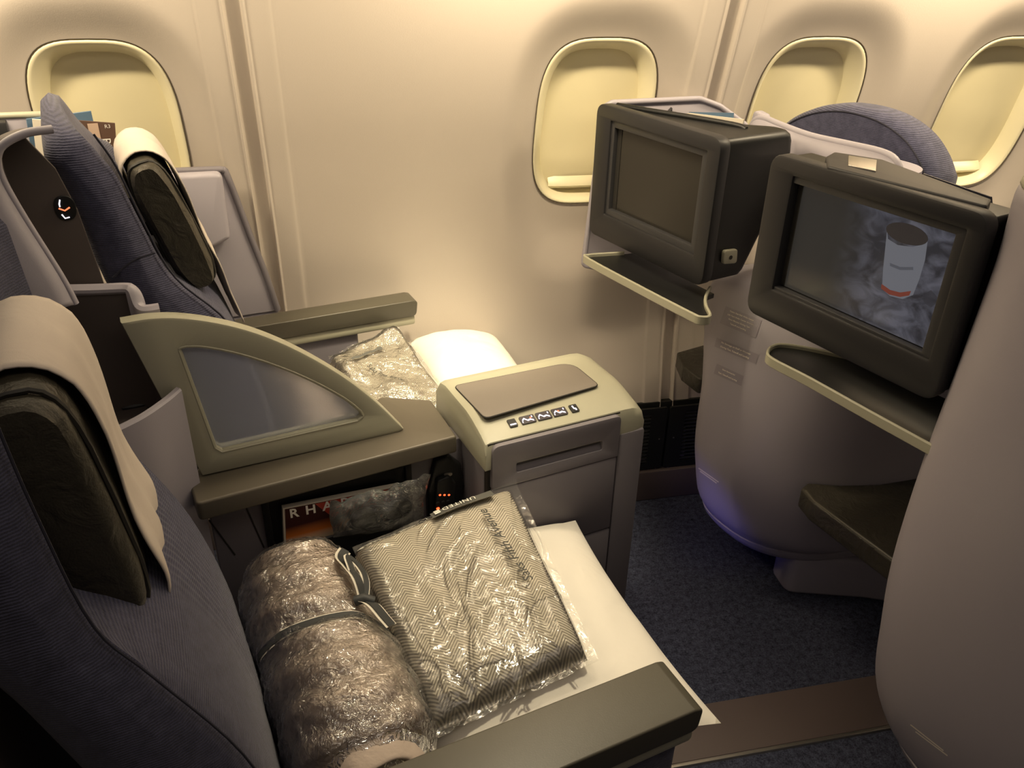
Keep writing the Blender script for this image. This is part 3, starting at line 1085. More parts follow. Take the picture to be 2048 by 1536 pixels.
# cream cap: cross-section across the console, ends rounded over
capv = [(1.094, .655), (1.093, .692), (1.100, .708), (1.120, .717), (1.160, .729), (1.185, .733), (1.285, .733), (1.312, .726), (1.328, .705), (1.330, .655)]
cap = bmesh.new()
vm = 1.21
rings = []
for u, k, dz in ((.500, 1.0, -.012), (.503, 1.0, -.004), (.512, 1, 0), (.60, 1, 0), (.79, 1, 0), (.808, .995, -.002), (.822, .985, -.009), (.832, .965, -.022), (.837, .94, -.04), (.838, .925, -.06)):
    rings.append([(u, vm + (v - vm) * k, max(.650, z + dz * ((z - .65) / .083))) for v, z in capv])
loft('cap', rings, MT['cream'], cn, angle=40)
capo = cn.o.children[-1]
# inset pad on the top
ip = [pz(x, y, .735) for x, y in ((908, 771), (1142, 724), (1198, 770), (970, 836))]
prism('inset_pad', rnd([(p.x, p.y) for p in ip], [.012, .035, .012, .012], 6), 'z', .731, .7352, MT['top_pad'], cn, bevel=.0012)
tube('inset_joint', [(p[0], p[1], .7335) for p in rnd([(p.x, p.y) for p in ip], [.012, .035, .012, .012], 6)], .0016, MT['gap'], cn, None, 6, closed=True)


def cap_face(u, t):
    """point on the sloping button face of the cap; t runs 0..1 from the lower to the upper edge"""
    return Vector((u, lerp(1.112, 1.158, t), lerp(.7145, .7290, t) + .0012))


def cap_pt(px, py):
    # meet the sloping face by a short search on t
    best = None
    for i in range(61):
        t = i / 60 * 1.6 - .3
        q = pv(px, py, lerp(1.112, 1.158, t))
        z = lerp(.7145, .7290, t)
        e = abs(q.z - z)
        if best is None or e < best[0]: best = (e, q.x, t)
    return best[1], best[2]


slope = math.atan2(.0145, .046)
ua, ta = cap_pt(1026, 850); ub, tb = cap_pt(1146, 815)
ts = (ta + tb) / 2
WB = (ub - ua)


def face_pt(x, y, lift=.001):
    v = lerp(1.112, 1.158, ts) + y * math.cos(slope)
    return ((ua + ub) / 2 + x, v - math.sin(slope) * lift, lerp(.7145, .7290, ts) + y * math.sin(slope) + lift)


def face_poly(name, pts, mat, parent, lift, th=.0008):
    n = len(pts)
    vs = [face_pt(x, y, lift) for x, y in pts] + [face_pt(x, y, lift - th - .001) for x, y in pts]
    fs = [tuple(range(n)), tuple(range(2 * n - 1, n - 1, -1))] + [(i, n + i, n + (i + 1) % n, (i + 1) % n) for i in range(n)]
    return from_py(name, vs, fs, mat, cn, parent, False)


def rr(cx, cy, w, h, r=.002): return rnd([(cx - w / 2, cy - h / 2), (cx + w / 2, cy - h / 2), (cx + w / 2, cy + h / 2), (cx - w / 2, cy + h / 2)], r, 3)


bt = WB / 4.0
btn_m = plastic('button_violet_black', (.030, .024, .034), .35, .05, 0)
H_ = .018
cells = [(-2.0 * bt, .5 * bt, 0), (-1.03 * bt, .92 * bt, 1), (0, .92 * bt, 2), (1.03 * bt, .92 * bt, 3), (2.0 * bt, .5 * bt, 4)]
for cx, w, kind in cells:
    b = face_poly('seat_button', rr(cx, 0, w, H_), MT['black'] if kind in (0, 4) else btn_m, capo, .0022)
    e = w / 2
    if kind == 0:
        face_poly('icon', rr(cx, -.004, w * .75, .0028, .0006), MT['icon'], b, .0028)
    elif kind == 4:
        face_poly('icon', rnd([(cx - .003, .006), (cx - .0002, .006), (cx + .0004, 0), (cx + .0035, -.001), (cx + .004, -.0055), (cx + .001, -.006), (cx + .0006, -.003), (cx - .002, -.002)], .0004, 2), MT['icon'], b, .0028)
    else:
        # a reclining seat sign: back, seat, leg rest and arrows
        pts = [(-.010, -.001), (-.006, .003), (-.001, -.003), (.004, -.0015), (.009, -.005)]
        up_ = [(x * w / .026 + cx, y) for x, y in pts]
        poly = [(x, y + .0016) for x, y in up_] + [(x, y - .0016) for x, y in reversed(up_)]
        face_poly('icon', poly, MT['icon'], b, .0028)
        face_poly('icon', rr(cx - .0105 * w / .026, -.0045, .0018, .0035, .0005), MT['icon'], b, .0028)
        face_poly('icon', rr(cx + .0085 * w / .026, .0042, .0018, .0042, .0005), MT['icon'], b, .0028)
        if kind == 1: face_poly('icon', rr(cx + .0055 * w / .026, .002, .0028, .003, .0005), MT['icon_red'], b, .0029)
        if kind == 3: face_poly('icon', rr(cx - .002 * w / .026, .0012, .0034, .0042, .0005), MT['icon_red'], b, .0030)

# drawer with recessed grip, door and kick panel on the aisle-seat side
DV = 1.092
dl, dr = pv(985, 890, DV), pv(1240, 832, DV)
u0, u1 = dl.x, dr.x
zt = (dl.z + dr.z) / 2 - .002
drw = plate('drawer', rnd([(u0, zt - .088), (u1, zt - .088), (u1, zt), (u0, zt)], [.002, .002, .010, .014]),
            [rnd([(u0 + .045, zt - .066), (u1 - .034, zt - .066), (u1 - .034, zt - .042), (u0 + .045, zt - .042)], .006)], 'v', DV - .004, DV + .012, MT['mauve'], cn, bevel=.0015)
gr = bmesh.new()
box('grip_recess', (u0 + .043, DV + .006, zt - .068), (u1 - .032, DV + .014, zt - .040), MT['mauve'], cn, drw, bevel=0)
prism('grip_lip', [(DV + .008, zt - .066), (DV - .002, zt - .066), (DV + .006, zt - .056)], 'u', u0 + .046, u1 - .035, MT['mauve'], cn, drw, bevel=0)
box('door', (u0, DV - .003, zt - .262), (u1, DV + .02, zt - .091), MT['mauve'], cn, bevel=.003)
box('lower_door', (u0, DV - .003, zt - .50), (u1, DV + .02, zt - .265), MT['mauve'], cn, bevel=.003)
box('joint_backing', (u0 - .006, DV + .006, zt - .55), (u1 + .004, DV + .03, zt + .003), MT['gap'], cn, bevel=0)
box('end_column', (u1 + .003, DV - .001, 0.02), (.836, DV + .04, .660), MT['mauve'], cn, bevel=.006)
box('fluted_foot', (.50, DV + .01, 0.0), (.83, DV + .05, .2), MT['mauve'], cn, bevel=.004)
# olive ledge
LZ = .688
lp = [pz(x, y, LZ) for x, y in ((392, 1008), (914, 872), (862, 799))]
led = rnd([(lp[0].x, lp[0].y), (lp[1].x, lp[1].y), (lp[2].x, lp[2].y), (.40, 1.365), (.30, 1.308), (.06, 1.308), (lp[0].x - .002, lp[0].y + .05)], [.01, .006, .012, .01, .02, .02, .01])
prism('ledge', led, 'z', LZ - .036, LZ, MT['olive'], cn, bevel=.010, seg=4)
# mauve side below the ledge, with the black literature pocket
VS = 1.212
prism('side_panel', [(.046, .30), (.51, .30), (.51, .655), (.046, .655)], 'v', VS, VS + .045, MT['mauve'], cn, bevel=.002)
for x0, y0, x1, y1 in ((418, 1040, 470, 1110), (490, 1010, 528, 1095)):
    a, b = pv(x0, y0, VS - .001), pv(x1, y1, VS - .001)
    tube('panel_joint', [(a.x, VS - .0005, a.z), (b.x, VS - .0005, b.z)], .0014, MT['gap'], cn, None, 6)
pk0, pk1 = pv(525, 992, VS), pv(816, 934, VS)
pku0, pku1, pkz = pk0.x, pk1.x, pk0.z + .004
plate('pocket_frame', rnd([(pku0 - .004, .42), (pku1 + .002, .42), (pku1 + .002, pkz + .004), (pku0 - .004, pkz + .004)], .006),
      [rnd([(pku0 + .006, .44), (pku1 - .008, .44), (pku1 - .008, pkz - .008), (pku0 + .006, pkz - .008)], .004)], 'v', VS - .012, VS, MT['black'], cn, bevel=.001)
box('pocket_back', (pku0, VS - .004, .42), (pku1, VS + .002, pkz), MT['black'], cn, bevel=0)
pf = [(x, y) for x, y in catmull([Vector((pku0 + .004, VS - .012, 0)), Vector((pku0 + .02, VS - .034, 0)), Vector((lerp(pku0, pku1, .5), VS - .040, 0)), Vector((pku1 - .02, VS - .034, 0)), Vector((pku1 - .004, VS - .012, 0))], 5)] if False else \
     [(q.x, q.y) for q in catmull([Vector((pku0 + .004, VS - .012, 0)), Vector((pku0 + .02, VS - .034, 0)), Vector((lerp(pku0, pku1, .5), VS - .040, 0)), Vector((pku1 - .02, VS - .034, 0)), Vector((pku1 - .004, VS - .012, 0))], 5)]
strip('pocket_front', pf, .42, .543, .005, MT['black'], cn)

# ---- quarter-round privacy divider standing on the ledge
dv = Root('privacy_divider', (.2, 1.235, LZ), PS, 'cream quarter-round privacy divider with frosted pane standing on the olive ledge', 'divider')
VD = 1.228
of = catmull([pv(x, y, VD) for x, y in ((250, 650), (300, 642), (360, 641), (430, 650), (500, 667), (570, 694), (640, 730), (700, 768), (755, 812), (802, 858))], 5)
outer = [(p.x, p.z) for p in of] + [(p.x, p.z) for p in [pv(796, 862, VD), pv(408, 948, VD)]]
inn = catmull([pv(x, y, VD) for x, y in ((372, 693), (410, 694), (480, 708), (560, 734), (630, 764), (690, 797), (722, 822))], 4)
inner = rnd([(pv(357, 700, VD).x, pv(357, 697, VD).z)] + [(p.x, p.z) for p in inn] + [(p.x, p.z) for p in [pv(727, 832, VD), pv(716, 842, VD), pv(444, 905, VD), pv(430, 897, VD)]], [.004] + [0] * len(inn) + [.003, .003, .004, .004])
plate('frame', outer, [inner], 'v', VD, VD + .026, MT['cream'], dv, bevel=.004)
# frosted pane
m, nt, b = nmat('frosted_pane')
b.inputs['Base Color'].default_value = (.78, .82, .92, 1)
b.inputs['Roughness'].default_value = .42
b.inputs['Transmission Weight'].default_value = .72
b.inputs['IOR'].default_value = 1.08
tc = N(nt, 'ShaderNodeTexCoord'); q = N(nt, 'ShaderNodeTexNoise', i_Scale=800.0)
nt.links.new(tc.outputs['Object'], q.inputs['Vector'])
bq = N(nt, 'ShaderNodeBump', i_Strength=.3, i_Distance=.001)
nt.links.new(q.outputs['Fac'], bq.inputs['Height']); nt.links.new(bq.outputs['Normal'], b.inputs['Normal'])
cxm = sum(p[0] for p in inner) / len(inner); czm = sum(p[1] for p in inner) / len(inner)
big = [(cxm + (x - cxm) * 1.03, czm + (z - czm) * 1.03) for x, z in inner]
prism('frosted_pane', big, 'v', VD + .008, VD + .014, m, dv, bevel=0)
tube('pane_bead', [(x, VD + .001, z) for x, z in inner], .0022, MT['cream'], dv, None, 6, closed=True)

# ---- stowage nook between the headrests: curved dark back, lilac rim, lower lilac wall towards the aisle
nk = Root('stowage_nook', (-.06, 1.25, 0), PS, 'curved lilac-rimmed stowage nook between the two headrests, behind the divider', 'stowage nook')
VN = 1.285
na = [pv(x, y, VN) for x, y in ((60, 578), (265, 569))]
plan = catmull([Vector(p) for p in [(-.26, 1.290, 0), (-.15, 1.290, 0), (-.06, 1.292, 0), (-.012, 1.290, 0), (.004, 1.280, 0), (.010, 1.268, 0), (.020, 1.264, 0), (.034, 1.264, 0)]], 6)
zt_ = [lerp(na[0].z, na[1].z, sstep(-.15, 0, p.x)) for p in plan]
zt_ = [z - .03 * sstep(1.284, 1.264, p.y) for z, p in zip(zt_, plan)]
strip('nook_wall', plan, .60, [z - .004 for z in zt_], .010, MT['liner'], nk)
rp = [(p.x, p.y - .003, z) for p, z in zip(plan, zt_)]
strip('nook_rim', [(p[0], p[1]) for p in rp], [z - .012 if i < 22 else z - .09 for i, z in enumerate(zt_)], [z + .003 for z in zt_], .018, MT['lilac'], nk, bevel=.005)
box('nook_shelf', (-.26, 1.20, .795), (-.012, 1.285, .81), MT['liner'], nk, bevel=.002)
rc = pz(268, 800, .81)
tube('cup_ring', [(rc.x + .04 * math.cos(a * PI / 16), rc.y + .024 * math.sin(a * PI / 16), .811) for a in range(32)], .004, MT['charcoal'], nk, None, 6, closed=True)
wl = catmull([Vector(p) for p in [(-.16, 1.150, 0), (-.09, 1.160, 0), (-.03, 1.178, 0), (.012, 1.203, 0), (.037, 1.220, 0)]], 6)
zl = [lerp(.835, .865, i / (len(wl) - 1)) for i in range(len(wl))]
strip('nook_front', [(p.x, p.y) for p in wl], .52, zl, .014, MT['lilac'], nk, bevel=.003)
box('screw', (pv(131, 622, VN - .008).x - .002, VN - .002, pv(131, 622, VN - .008).z), (pv(131, 622, VN - .008).x + .002, VN + .001, pv(131, 622, VN - .008).z + .004), MT['gap'], nk, bevel=0)

# ==================================================================== FRONT ROW: MONITORS, PODS, SHELLS (monitor frame, turned 19 degrees)
def bz(px, py, a): 
    p = pu(px, py, a, PM)
    return (p.y, p.z)


def monitor_unit(name, label, org, A, outer_px, recess_px, lit_px, depth_prof, b_lo, b_hi, lit_mat):
    r = Root(name, org, PM, label, 'monitor', 'seat-back monitors')
    rec = [bz(x, y, A) for x, y in recess_px]
    lit = [bz(x, y, A + .020) for x, y in lit_px]
    bs = [p[0] for p in rec]; zs_ = [p[1] for p in rec]
    rb0, rb1, rz0, rz1 = min(bs), max(bs), sum(sorted(zs_)[:2]) / 2, sum(sorted(zs_)[2:]) / 2
    # front face with the screen opening
    zlo, zhi = depth_prof[0]
    outer = rnd([(b_lo, zlo), (b_hi, zlo), (b_hi, zhi), (b_lo, zhi)], .022, 6)
    hole = rnd([(rb0, rz0), (rb1, rz0), (rb1, rz1), (rb0, rz1)], .006, 3)
    return r, rec, lit, (rb0, rb1, rz0, rz1), outer, hole


# ---- left monitor (for the window seat)
AL = 1.177
r, rec, lit, (rb0, rb1, rz0, rz1), outer, hole = monitor_unit(
    'seat_monitor', 'dark seat monitor with a blank grey screen in front of the window', (1.25, 1.37, .85), AL,
    None, ((1222, 238), (1417, 297), (1391, 513), (1208, 432)), ((1241, 254), (1407, 309), (1383, 497), (1230, 420)), [(.850, 1.147)], 1.168, 1.562, None)
ML = r
plate('front_bezel', outer, [hole], 'u', AL - .004, AL + .024, MT['charcoal'], r, bevel=.004)
# housing: tapers downwards, rounded towards the rear and the aisle
def house_ring(z):
    d = interp([(.852, 1.300), (.98, 1.362), (1.10, 1.390), (1.143, 1.385)], z)
    k = interp([(.852, .985), (.862, 1.0), (1.125, 1.0), (1.138, .985), (1.145, .95)], z)
    e = interp([(.852, 1.24), (1.10, 1.30), (1.143, 1.295)], z)
    pts = rnd([(AL + .022, 1.172), (d, 1.172), (d - .004, 1.215), (e, 1.30), (AL + .036, 1.545), (AL + .022, 1.556)], [.004, .035, .03, .05, .02, .004], 6)
    am = AL + .022
    return [(am + (a - am) * k, 1.36 + (b - 1.36) * k, z) for a, b in pts]


loft('housing', [house_ring(z) for z in (.852, .857, .862, .90, .94, .98, 1.02, 1.06, 1.10, 1.125, 1.132, 1.138, 1.142, 1.145)], MT['black'], r, angle=50)
prism('bezel_ring', rnd([(rb0 - .001, rz0 - .001), (rb1 + .001, rz0 - .001), (rb1 + .001, rz1 + .001), (rb0 - .001, rz1 + .001)], .005), 'u', AL + .019, AL + .022, MT['gap'], r, bevel=0)
W_, H2 = rb1 - rb0, rz1 - rz0
plate('screen_frame', rnd([(rb0 + .002, rz0 + .002), (rb1 - .002, rz0 + .002), (rb1 - .002, rz1 - .002), (rb0 + .002, rz1 - .002)], .004),
      [rnd([(rb0 + .018, rz0 + .018), (rb1 - .014, rz0 + .018), (rb1 - .014, rz1 - .016), (rb0 + .018, rz1 - .016)], .002)], 'u', AL + .001, AL + .016, MT['bezel'], r, bevel=.001)
m, nt, b = nmat('blank_screen')
b.inputs['Base Color'].default_value = (.030, .028, .024, 1)
b.inputs['Roughness'].default_value = .30
nzn = N(nt, 'ShaderNodeTexNoise', i_Scale=3.0); tcn = N(nt, 'ShaderNodeTexCoord'); nt.links.new(tcn.outputs['Object'], nzn.inputs['Vector'])
mrn = N(nt, 'ShaderNodeMapRange'); mrn.inputs['To Min'].default_value = .10; mrn.inputs['To Max'].default_value = .16
nt.links.new(nzn.outputs['Fac'], mrn.inputs['Value']); nt.links.new(mrn.outputs[0], b.inputs['Roughness'])
scrL = box('screen', (AL + .0135, rb0 + .016, rz0 + .016), (AL + .0175, rb1 - .028, rz1 - .014), m, r, bevel=0)
box('screen_edge', (AL + .012, rb1 - .028, rz0 + .016), (AL + .0175, rb1 - .012, rz1 - .014), MT['gap'], r, bevel=0)
# headset jack on the side, raised ridge on the top
jk = [pv(x, y, 1.169, PM) for x, y in ((1445, 500), (1472, 497), (1470, 525), (1443, 527))]
j = prism('jack_plate', rnd([(p.x, p.z) for p in jk], .007), 'v', 1.163, 1.172, MT['cream'], r, bevel=.002)
jc = sum((p for p in jk), Vector()) / 4
prism('jack_hole', superell(jc.x, jc.z - .001, .0045, .0045, 2, 14), 'v', 1.1622, 1.166, MT['gap'], r, j, bevel=0)
tube('top_ridge', catmull([Vector(p) for p in [(AL + .030, 1.535, 1.147), (1.235, 1.44, 1.148), (1.272, 1.34, 1.148), (1.30, 1.255, 1.147), (1.305, 1.232, 1.143)]], 5), .006, MT['black'], r, None, 8)


def shelf(name, label, zt, poly, rim, th=.02):
    r = Root(name, (poly[0][0], poly[0][1], zt - .03), PM, label, 'shelf', 'cream-edged shelves under the monitors')
    prism('shelf_top', poly, 'z', zt - .014, zt - .004, MT['black'], r, bevel=.001)
    strip('shelf_rim', rim, zt - .016, zt + .004, .006, MT['cream'], r, bevel=.002)
    return r


cz = .826
rimL = [(q.x, q.y) for q in catmull([pz(x, y, cz, PM) for x, y in ((1248, 506), (1215, 508), (1178, 511), (1176, 518), (1280, 574), (1380, 626), (1402, 635), (1420, 632), (1412, 612), (1411, 595), (1420, 575))], 4)]
shelf('cocktail_shelf', 'black shelf with cream edge under the blank-screen monitor', cz, rnd(rimL[2:-3] + [(1.22, 1.17), (1.22, 1.45)], 0), rimL)

# ---- lilac shell behind the left monitor, with the footrest pad below
PW = math.radians(-6)
VWG = toframe(Vector((.6, 1.88, 0)), PW).y
shl = Root('seat_shell', (.60, VWG, .75), PW, 'lilac shell wing between the blank-screen monitor and the window', 'seat shell')
wg = [pv(x, y, VWG, PW) for x, y in ((1166, 530), (1208, 214), (1224, 205), (1400, 197), (1440, 212), (1492, 250))]
wpoly = rnd([(p.x, p.z) for p in wg] + [(wg[-1].x + .02, .98), (wg[-1].x - .05, .80), (wg[0].x + .10, .735)], [.012, .006, .012, .04, .03, .02, .02, .03, .02], 5)
prism('shell_wing', wpoly, 'v', VWG, VWG + .012, MT['lilac'], shl, bevel=.004, seg=3)
tube('wing_edge', [(x, VWG - .001, z) for x, z in wpoly], .0065, MT['lilac'], shl, None, 8, closed=True)
hk = pv(1338, 226, VWG - .01, PW)
prism('coat_hook', [(hk.x - .012, hk.z - .008), (hk.x + .006, hk.z - .010), (hk.x + .006, hk.z + .012)], 'v', VWG - .014, VWG, MT['charcoal'], shl, bevel=.001)

for nm, lab, pts, a, mt in (('booklet', 'pale blue booklet lying open behind the blank-screen monitor', ((1378, 224), (1466, 226), (1464, 250), (1375, 250)), 1.366, MT['card_blue']),
                            ('brochure', 'tan folded brochure with dark lettering behind the blank-screen monitor', ((1366, 228), (1378, 226), (1488, 239), (1480, 262), (1362, 262)), 1.356, MT['paper'])):
    P = [bz(x, y, a) for x, y in pts]
    rr_ = Root(nm, (a, P[0][0], min(p[1] for p in P)), PM, lab, nm, None)
    prism('cover', P, 'u', a, a + .003, mt, rr_, bevel=0)
    if nm == 'brochure':
        c0 = Vector((0, *bz(1405, 239, a - .001)))
        text('print', 'UNITED', .013, lambda x, y: (a - .0006, c0.y - x, c0.z + y - .0), MT['label_grey'], rr_)

# ---- right monitor (for the aisle seat)
AR = 1.137
r, rec, lit, (rb0, rb1, rz0, rz1), outer, hole = monitor_unit(
    'seat_monitor', 'dark seat monitor showing a blurred paper cup, above the cream-edged long shelf', (1.22, .79, .87), AR,
    None, ((1585, 349), (1939, 450), (1861, 730), (1548, 581)), ((1612, 370), (1920, 464), (1855, 705), (1573, 565)), [(.872, 1.160)], .607, .998, None)
MR = r
plate('front_bezel', outer, [hole], 'u', AR - .004, AR + .026, MT['charcoal'], r, bevel=.005)
prism('housing', rnd([(AR + .026, .874), (AR + .026, 1.156), (1.235, 1.156), (1.26, 1.12), (1.24, .874)], [.004, .012, .03, .03, .02], 5), 'v', .611, .996, MT['black'], r, bevel=.016, seg=5)
prism('bezel_gap', rnd([(rb0 - .001, rz0 - .001), (rb1 + .001, rz0 - .001), (rb1 + .001, rz1 + .001), (rb0 - .001, rz1 + .001)], .005), 'u', AR + .021, AR + .024, MT['gap'], r, bevel=0)
fo = [(rb0 + .002, rz0 + .002), (rb1 - .002, rz0 + .002), (rb1 - .002, rz1 - .002), (rb0 + .002, rz1 - .002)]
lb0, lb1 = min(p[0] for p in lit), max(p[0] for p in lit)
lz0 = sum(sorted(p[1] for p in lit)[:2]) / 2; lz1 = sum(sorted(p[1] for p in lit)[2:]) / 2
plate('screen_frame', rnd(fo, .004), [rnd([(lb0 - .002, lz0 - .002), (lb1 + .012, lz0 - .002), (lb1 + .012, lz1 + .003), (lb0 - .002, lz1 + .003)], .002)], 'u', AR + .001, AR + .016, MT['bezel'], r, bevel=.001)
# the picture on the screen
m, nt, b = nmat('screen_picture')
b.inputs['Base Color'].default_value = (.02, .02, .02, 1)
b.inputs['Roughness'].default_value = .12
tc = N(nt, 'ShaderNodeTexCoord')
sx = N(nt, 'ShaderNodeSeparateXYZ'); nt.links.new(tc.outputs['Generated'], sx.inputs[0])
nz_ = N(nt, 'ShaderNodeTexNoise', i_Scale=6.0, i_Detail=5.0, i_Distortion=1.0); nt.links.new(tc.outputs['Generated'], nz_.inputs['Vector'])
cr1 = N(nt, 'ShaderNodeValToRGB')
e1 = cr1.color_ramp.elements
e1[0].position, e1[0].color = .38, (.045, .045, .058, 1)
e1[1].position, e1[1].color = .66, (.20, .20, .25, 1)
nt.links.new(nz_.outputs['Fac'], cr1.inputs[0])
cr2 = N(nt, 'ShaderNodeValToRGB')      # plain dark far half of the picture
e2 = cr2.color_ramp.elements
e2[0].position, e2[0].color = .05, (.050, .046, .040, 1)
e2[1].position, e2[1].color = .80, (.050, .046, .040, 1)
nt.links.new(sx.outputs['Z'], cr2.inputs[0])
mr = N(nt, 'ShaderNodeMapRange'); mr.interpolation_type = 'SMOOTHSTEP'
mr.inputs['From Min'].default_value = .35; mr.inputs['From Max'].default_value = .72
nt.links.new(sx.outputs['Y'], mr.inputs['Value'])
mx = N(nt, 'ShaderNodeMix', data_type='RGBA')
nt.links.new(mr.outputs[0], mx.inputs[0]); nt.links.new(cr1.outputs[0], mx.inputs[6]); nt.links.new(cr2.outputs[0], mx.inputs[7])
nt.links.new(mx.outputs[2], b.inputs['Emission Color']); b.inputs['Emission Strength'].default_value = 0.42
SA = AR + .0175
scr = box('screen', (SA - .001, lb0, lz0), (SA + .003, lb1, lz1), m, r, bevel=0)
box('screen_edge', (SA - .001, lb1, lz0), (SA + .003, lb1 + .014, lz1), MT['gap'], r, bevel=0)


def spoly(name, pts, mat, lift):
    P = [bz(x, y, SA - lift) for x, y in pts]
    return prism(name, P, 'u', SA - lift, SA - lift + .0004, mat, r, scr, bevel=0)


def glowflat(n, c, s=.38): return glow(n, c, s)


spoly('cup_picture', rnd([(1772, 470), (1858, 478), (1846, 530), (1820, 600), (1790, 598), (1764, 580), (1766, 530)], [2, 2, 0, 8, 6, 6, 0]) if False else
      [(1774, 462), (1776, 478), (1795, 490), (1825, 494), (1848, 488), (1856, 476), (1850, 520), (1838, 560), (1826, 590), (1805, 598), (1780, 592), (1764, 578), (1766, 540), (1770, 500)], glowflat('cup_white', (.30, .31, .36)), .0012)
spoly('cup_rim_picture', [(1814 + 42 * math.cos(t * PI / 12) + 0, 468 + 21 * math.sin(t * PI / 12) + 10 * math.cos(t * PI / 12)) for t in range(24)], glowflat('cup_coffee', (.055, .045, .045)), .0016)
spoly('cup_band_picture', [(1763, 568), (1780, 580), (1800, 585), (1822, 582), (1818, 591), (1800, 594), (1778, 589), (1762, 577)], glowflat('cup_band', (.36, .075, .05)), .0018)
spoly('cup_print_picture', [(1780, 526), (1800, 534), (1826, 534), (1826, 540), (1800, 540), (1780, 532)], glowflat('cup_print', (.17, .18, .22)), .0018)
spoly('table_shadow_picture', [(1845, 590), (1862, 580), (1880, 600), (1862, 615), (1848, 606)], glowflat('shadow_grey', (.075, .07, .08)), .0010)
# lid with latch on the top of the housing
lid = [pz(x, y, 1.168, PM) for x, y in ((1652, 312), (1668, 303), (1765, 318), (1984, 398), (1975, 412), (1655, 332))]
lo_ = prism('top_lid', rnd([(p.x, p.y) for p in lid], .006), 'z', 1.150, 1.168, MT['charcoal'], r, bevel=.004)
lt = [pz(x, y, 1.170, PM) for x, y in ((1697, 311), (1754, 320), (1752, 342), (1696, 330))]
prism('latch', [(p.x, p.y) for p in lt], 'z', 1.162, 1.1705, MT['steel'], r, lo_, bevel=.001)

cz = .798
pr_ = [pz(x, y, cz, PM) for x, y in ((1695, 714), (1625, 699), (1575, 691), (1548, 692), (1536, 704), (1545, 719), (1620, 758), (1740, 825), (1866, 894))]
rimR = [(q.x, q.y) for q in catmull(pr_, 4)]
shelf('cocktail_shelf', 'long black shelf with cream edge under the monitor showing the paper cup', cz, rimR[4:] + [(1.19, .606), (1.30, .606), (1.30, .86)], rimR)

card = Root('safety_card', (1.27, .75, 1.12), PM, 'dark navy card standing behind the monitor that shows the paper cup', 'card')
cc = [bz(x, y, 1.275) for x, y in ((1846, 347), (1982, 394), (1984, 420), (1830, 380))]
prism('cover', cc, 'u', 1.275, 1.278, MT['card_navy'], card, bevel=0)
cc = [bz(x, y, 1.272) for x, y in ((1820, 346), (1846, 350), (1842, 372), (1818, 368))]
prism('flap', cc, 'u', 1.272, 1.2735, MT['paper'], card, bevel=0)


# ---- pods: rounded shell columns on either side of the aisle seat's footwell
def pod_ring(z, nose, bc, da, db, n, k=64, skew=0.0):
    out = []
    for i in range(k):
        t = 2 * PI * i / k
        c, s = math.cos(t), math.sin(t)
        a = da * math.copysign(abs(c) ** (2 / n), c)
        b = db * math.copysign(abs(s) ** (2 / n), s)
        out.append((nose + da + a, bc + b + skew * (a + da), z))
    return out


pod = Root('shell_pod', (1.6, 1.12, 0), PM, 'tall lilac rounded shell pod with small placards between the two monitors', 'shell pod')
tab = [(.155, 1.365, 1.159, .235), (.19, 1.345, 1.151, .255), (.25, 1.330, 1.146, .265), (.35, 1.312, 1.141, .275), (.5, 1.300, 1.127, .280), (.65, 1.298, 1.113, .280),
       (.79, 1.300, 1.071, .262), (.845, 1.306, 1.035, .165), (.90, 1.312, 1.025, .142), (.98, 1.32, 1.045, .122), (1.05, 1.33, 1.07, .098), (1.09, 1.34, 1.075, .092)]
cm = catmull([Vector((a, b, c)) for a, b, c, d in tab], 4)
cdv = catmull([Vector((a, d, 0)) for a, b, c, d in tab], 4)
rings = [pod_ring(p.x, p.y, p.z, lerp(.42, .12, sstep(.45, .82, p.x)), q.y, 2.5, 72, -.10) for p, q in zip(cm, cdv)]
loft('pod_body', rings, MT['lilac'], pod, angle=60)
pb = pod.o.children[-1]
# lower lip, then pedestal
rings = [pod_ring(z, 1.365 + d, 1.159, .42, .235 - e, 2.5, 72, -.10) for z, d, e in ((.153, .004, .002), (.150, .0, .0), (.135, .006, .002), (.115, .022, .010), (.10, .05, .03), (.095, .10, .06))]
loft('pod_lip', rings, MT['lilac'], pod, angle=60)
prism('pedestal', rnd([(1.46, 1.0), (1.49, 1.08), (1.98, 1.08), (1.98, .72), (1.80, .72), (1.62, .885)], .03), 'z', 0, .125, MT['lilac'], pod, bevel=.012)
# raised placards with lettering, on the pod face
from mathutils.bvhtree import BVHTree


def surf_caster(ob, root):
    """returns a function that carries a photo pixel onto the surface of a part, lifted along its normal"""
    T = BVHTree.FromPolygons([v.co.copy() + root.org for v in ob.data.vertices], [tuple(p.vertices) for p in ob.data.polygons])
    cam_f = toframe(CAM, root.psi)

    def f(x, y, lift=0.0):
        d = toframe(ray(x, y), root.psi).normalized()
        q, n_, _, _ = T.ray_cast(cam_f, d)
        if q is None: return None
        if n_.dot(d) > 0: n_ = -n_
        return q + n_ * lift
    return f


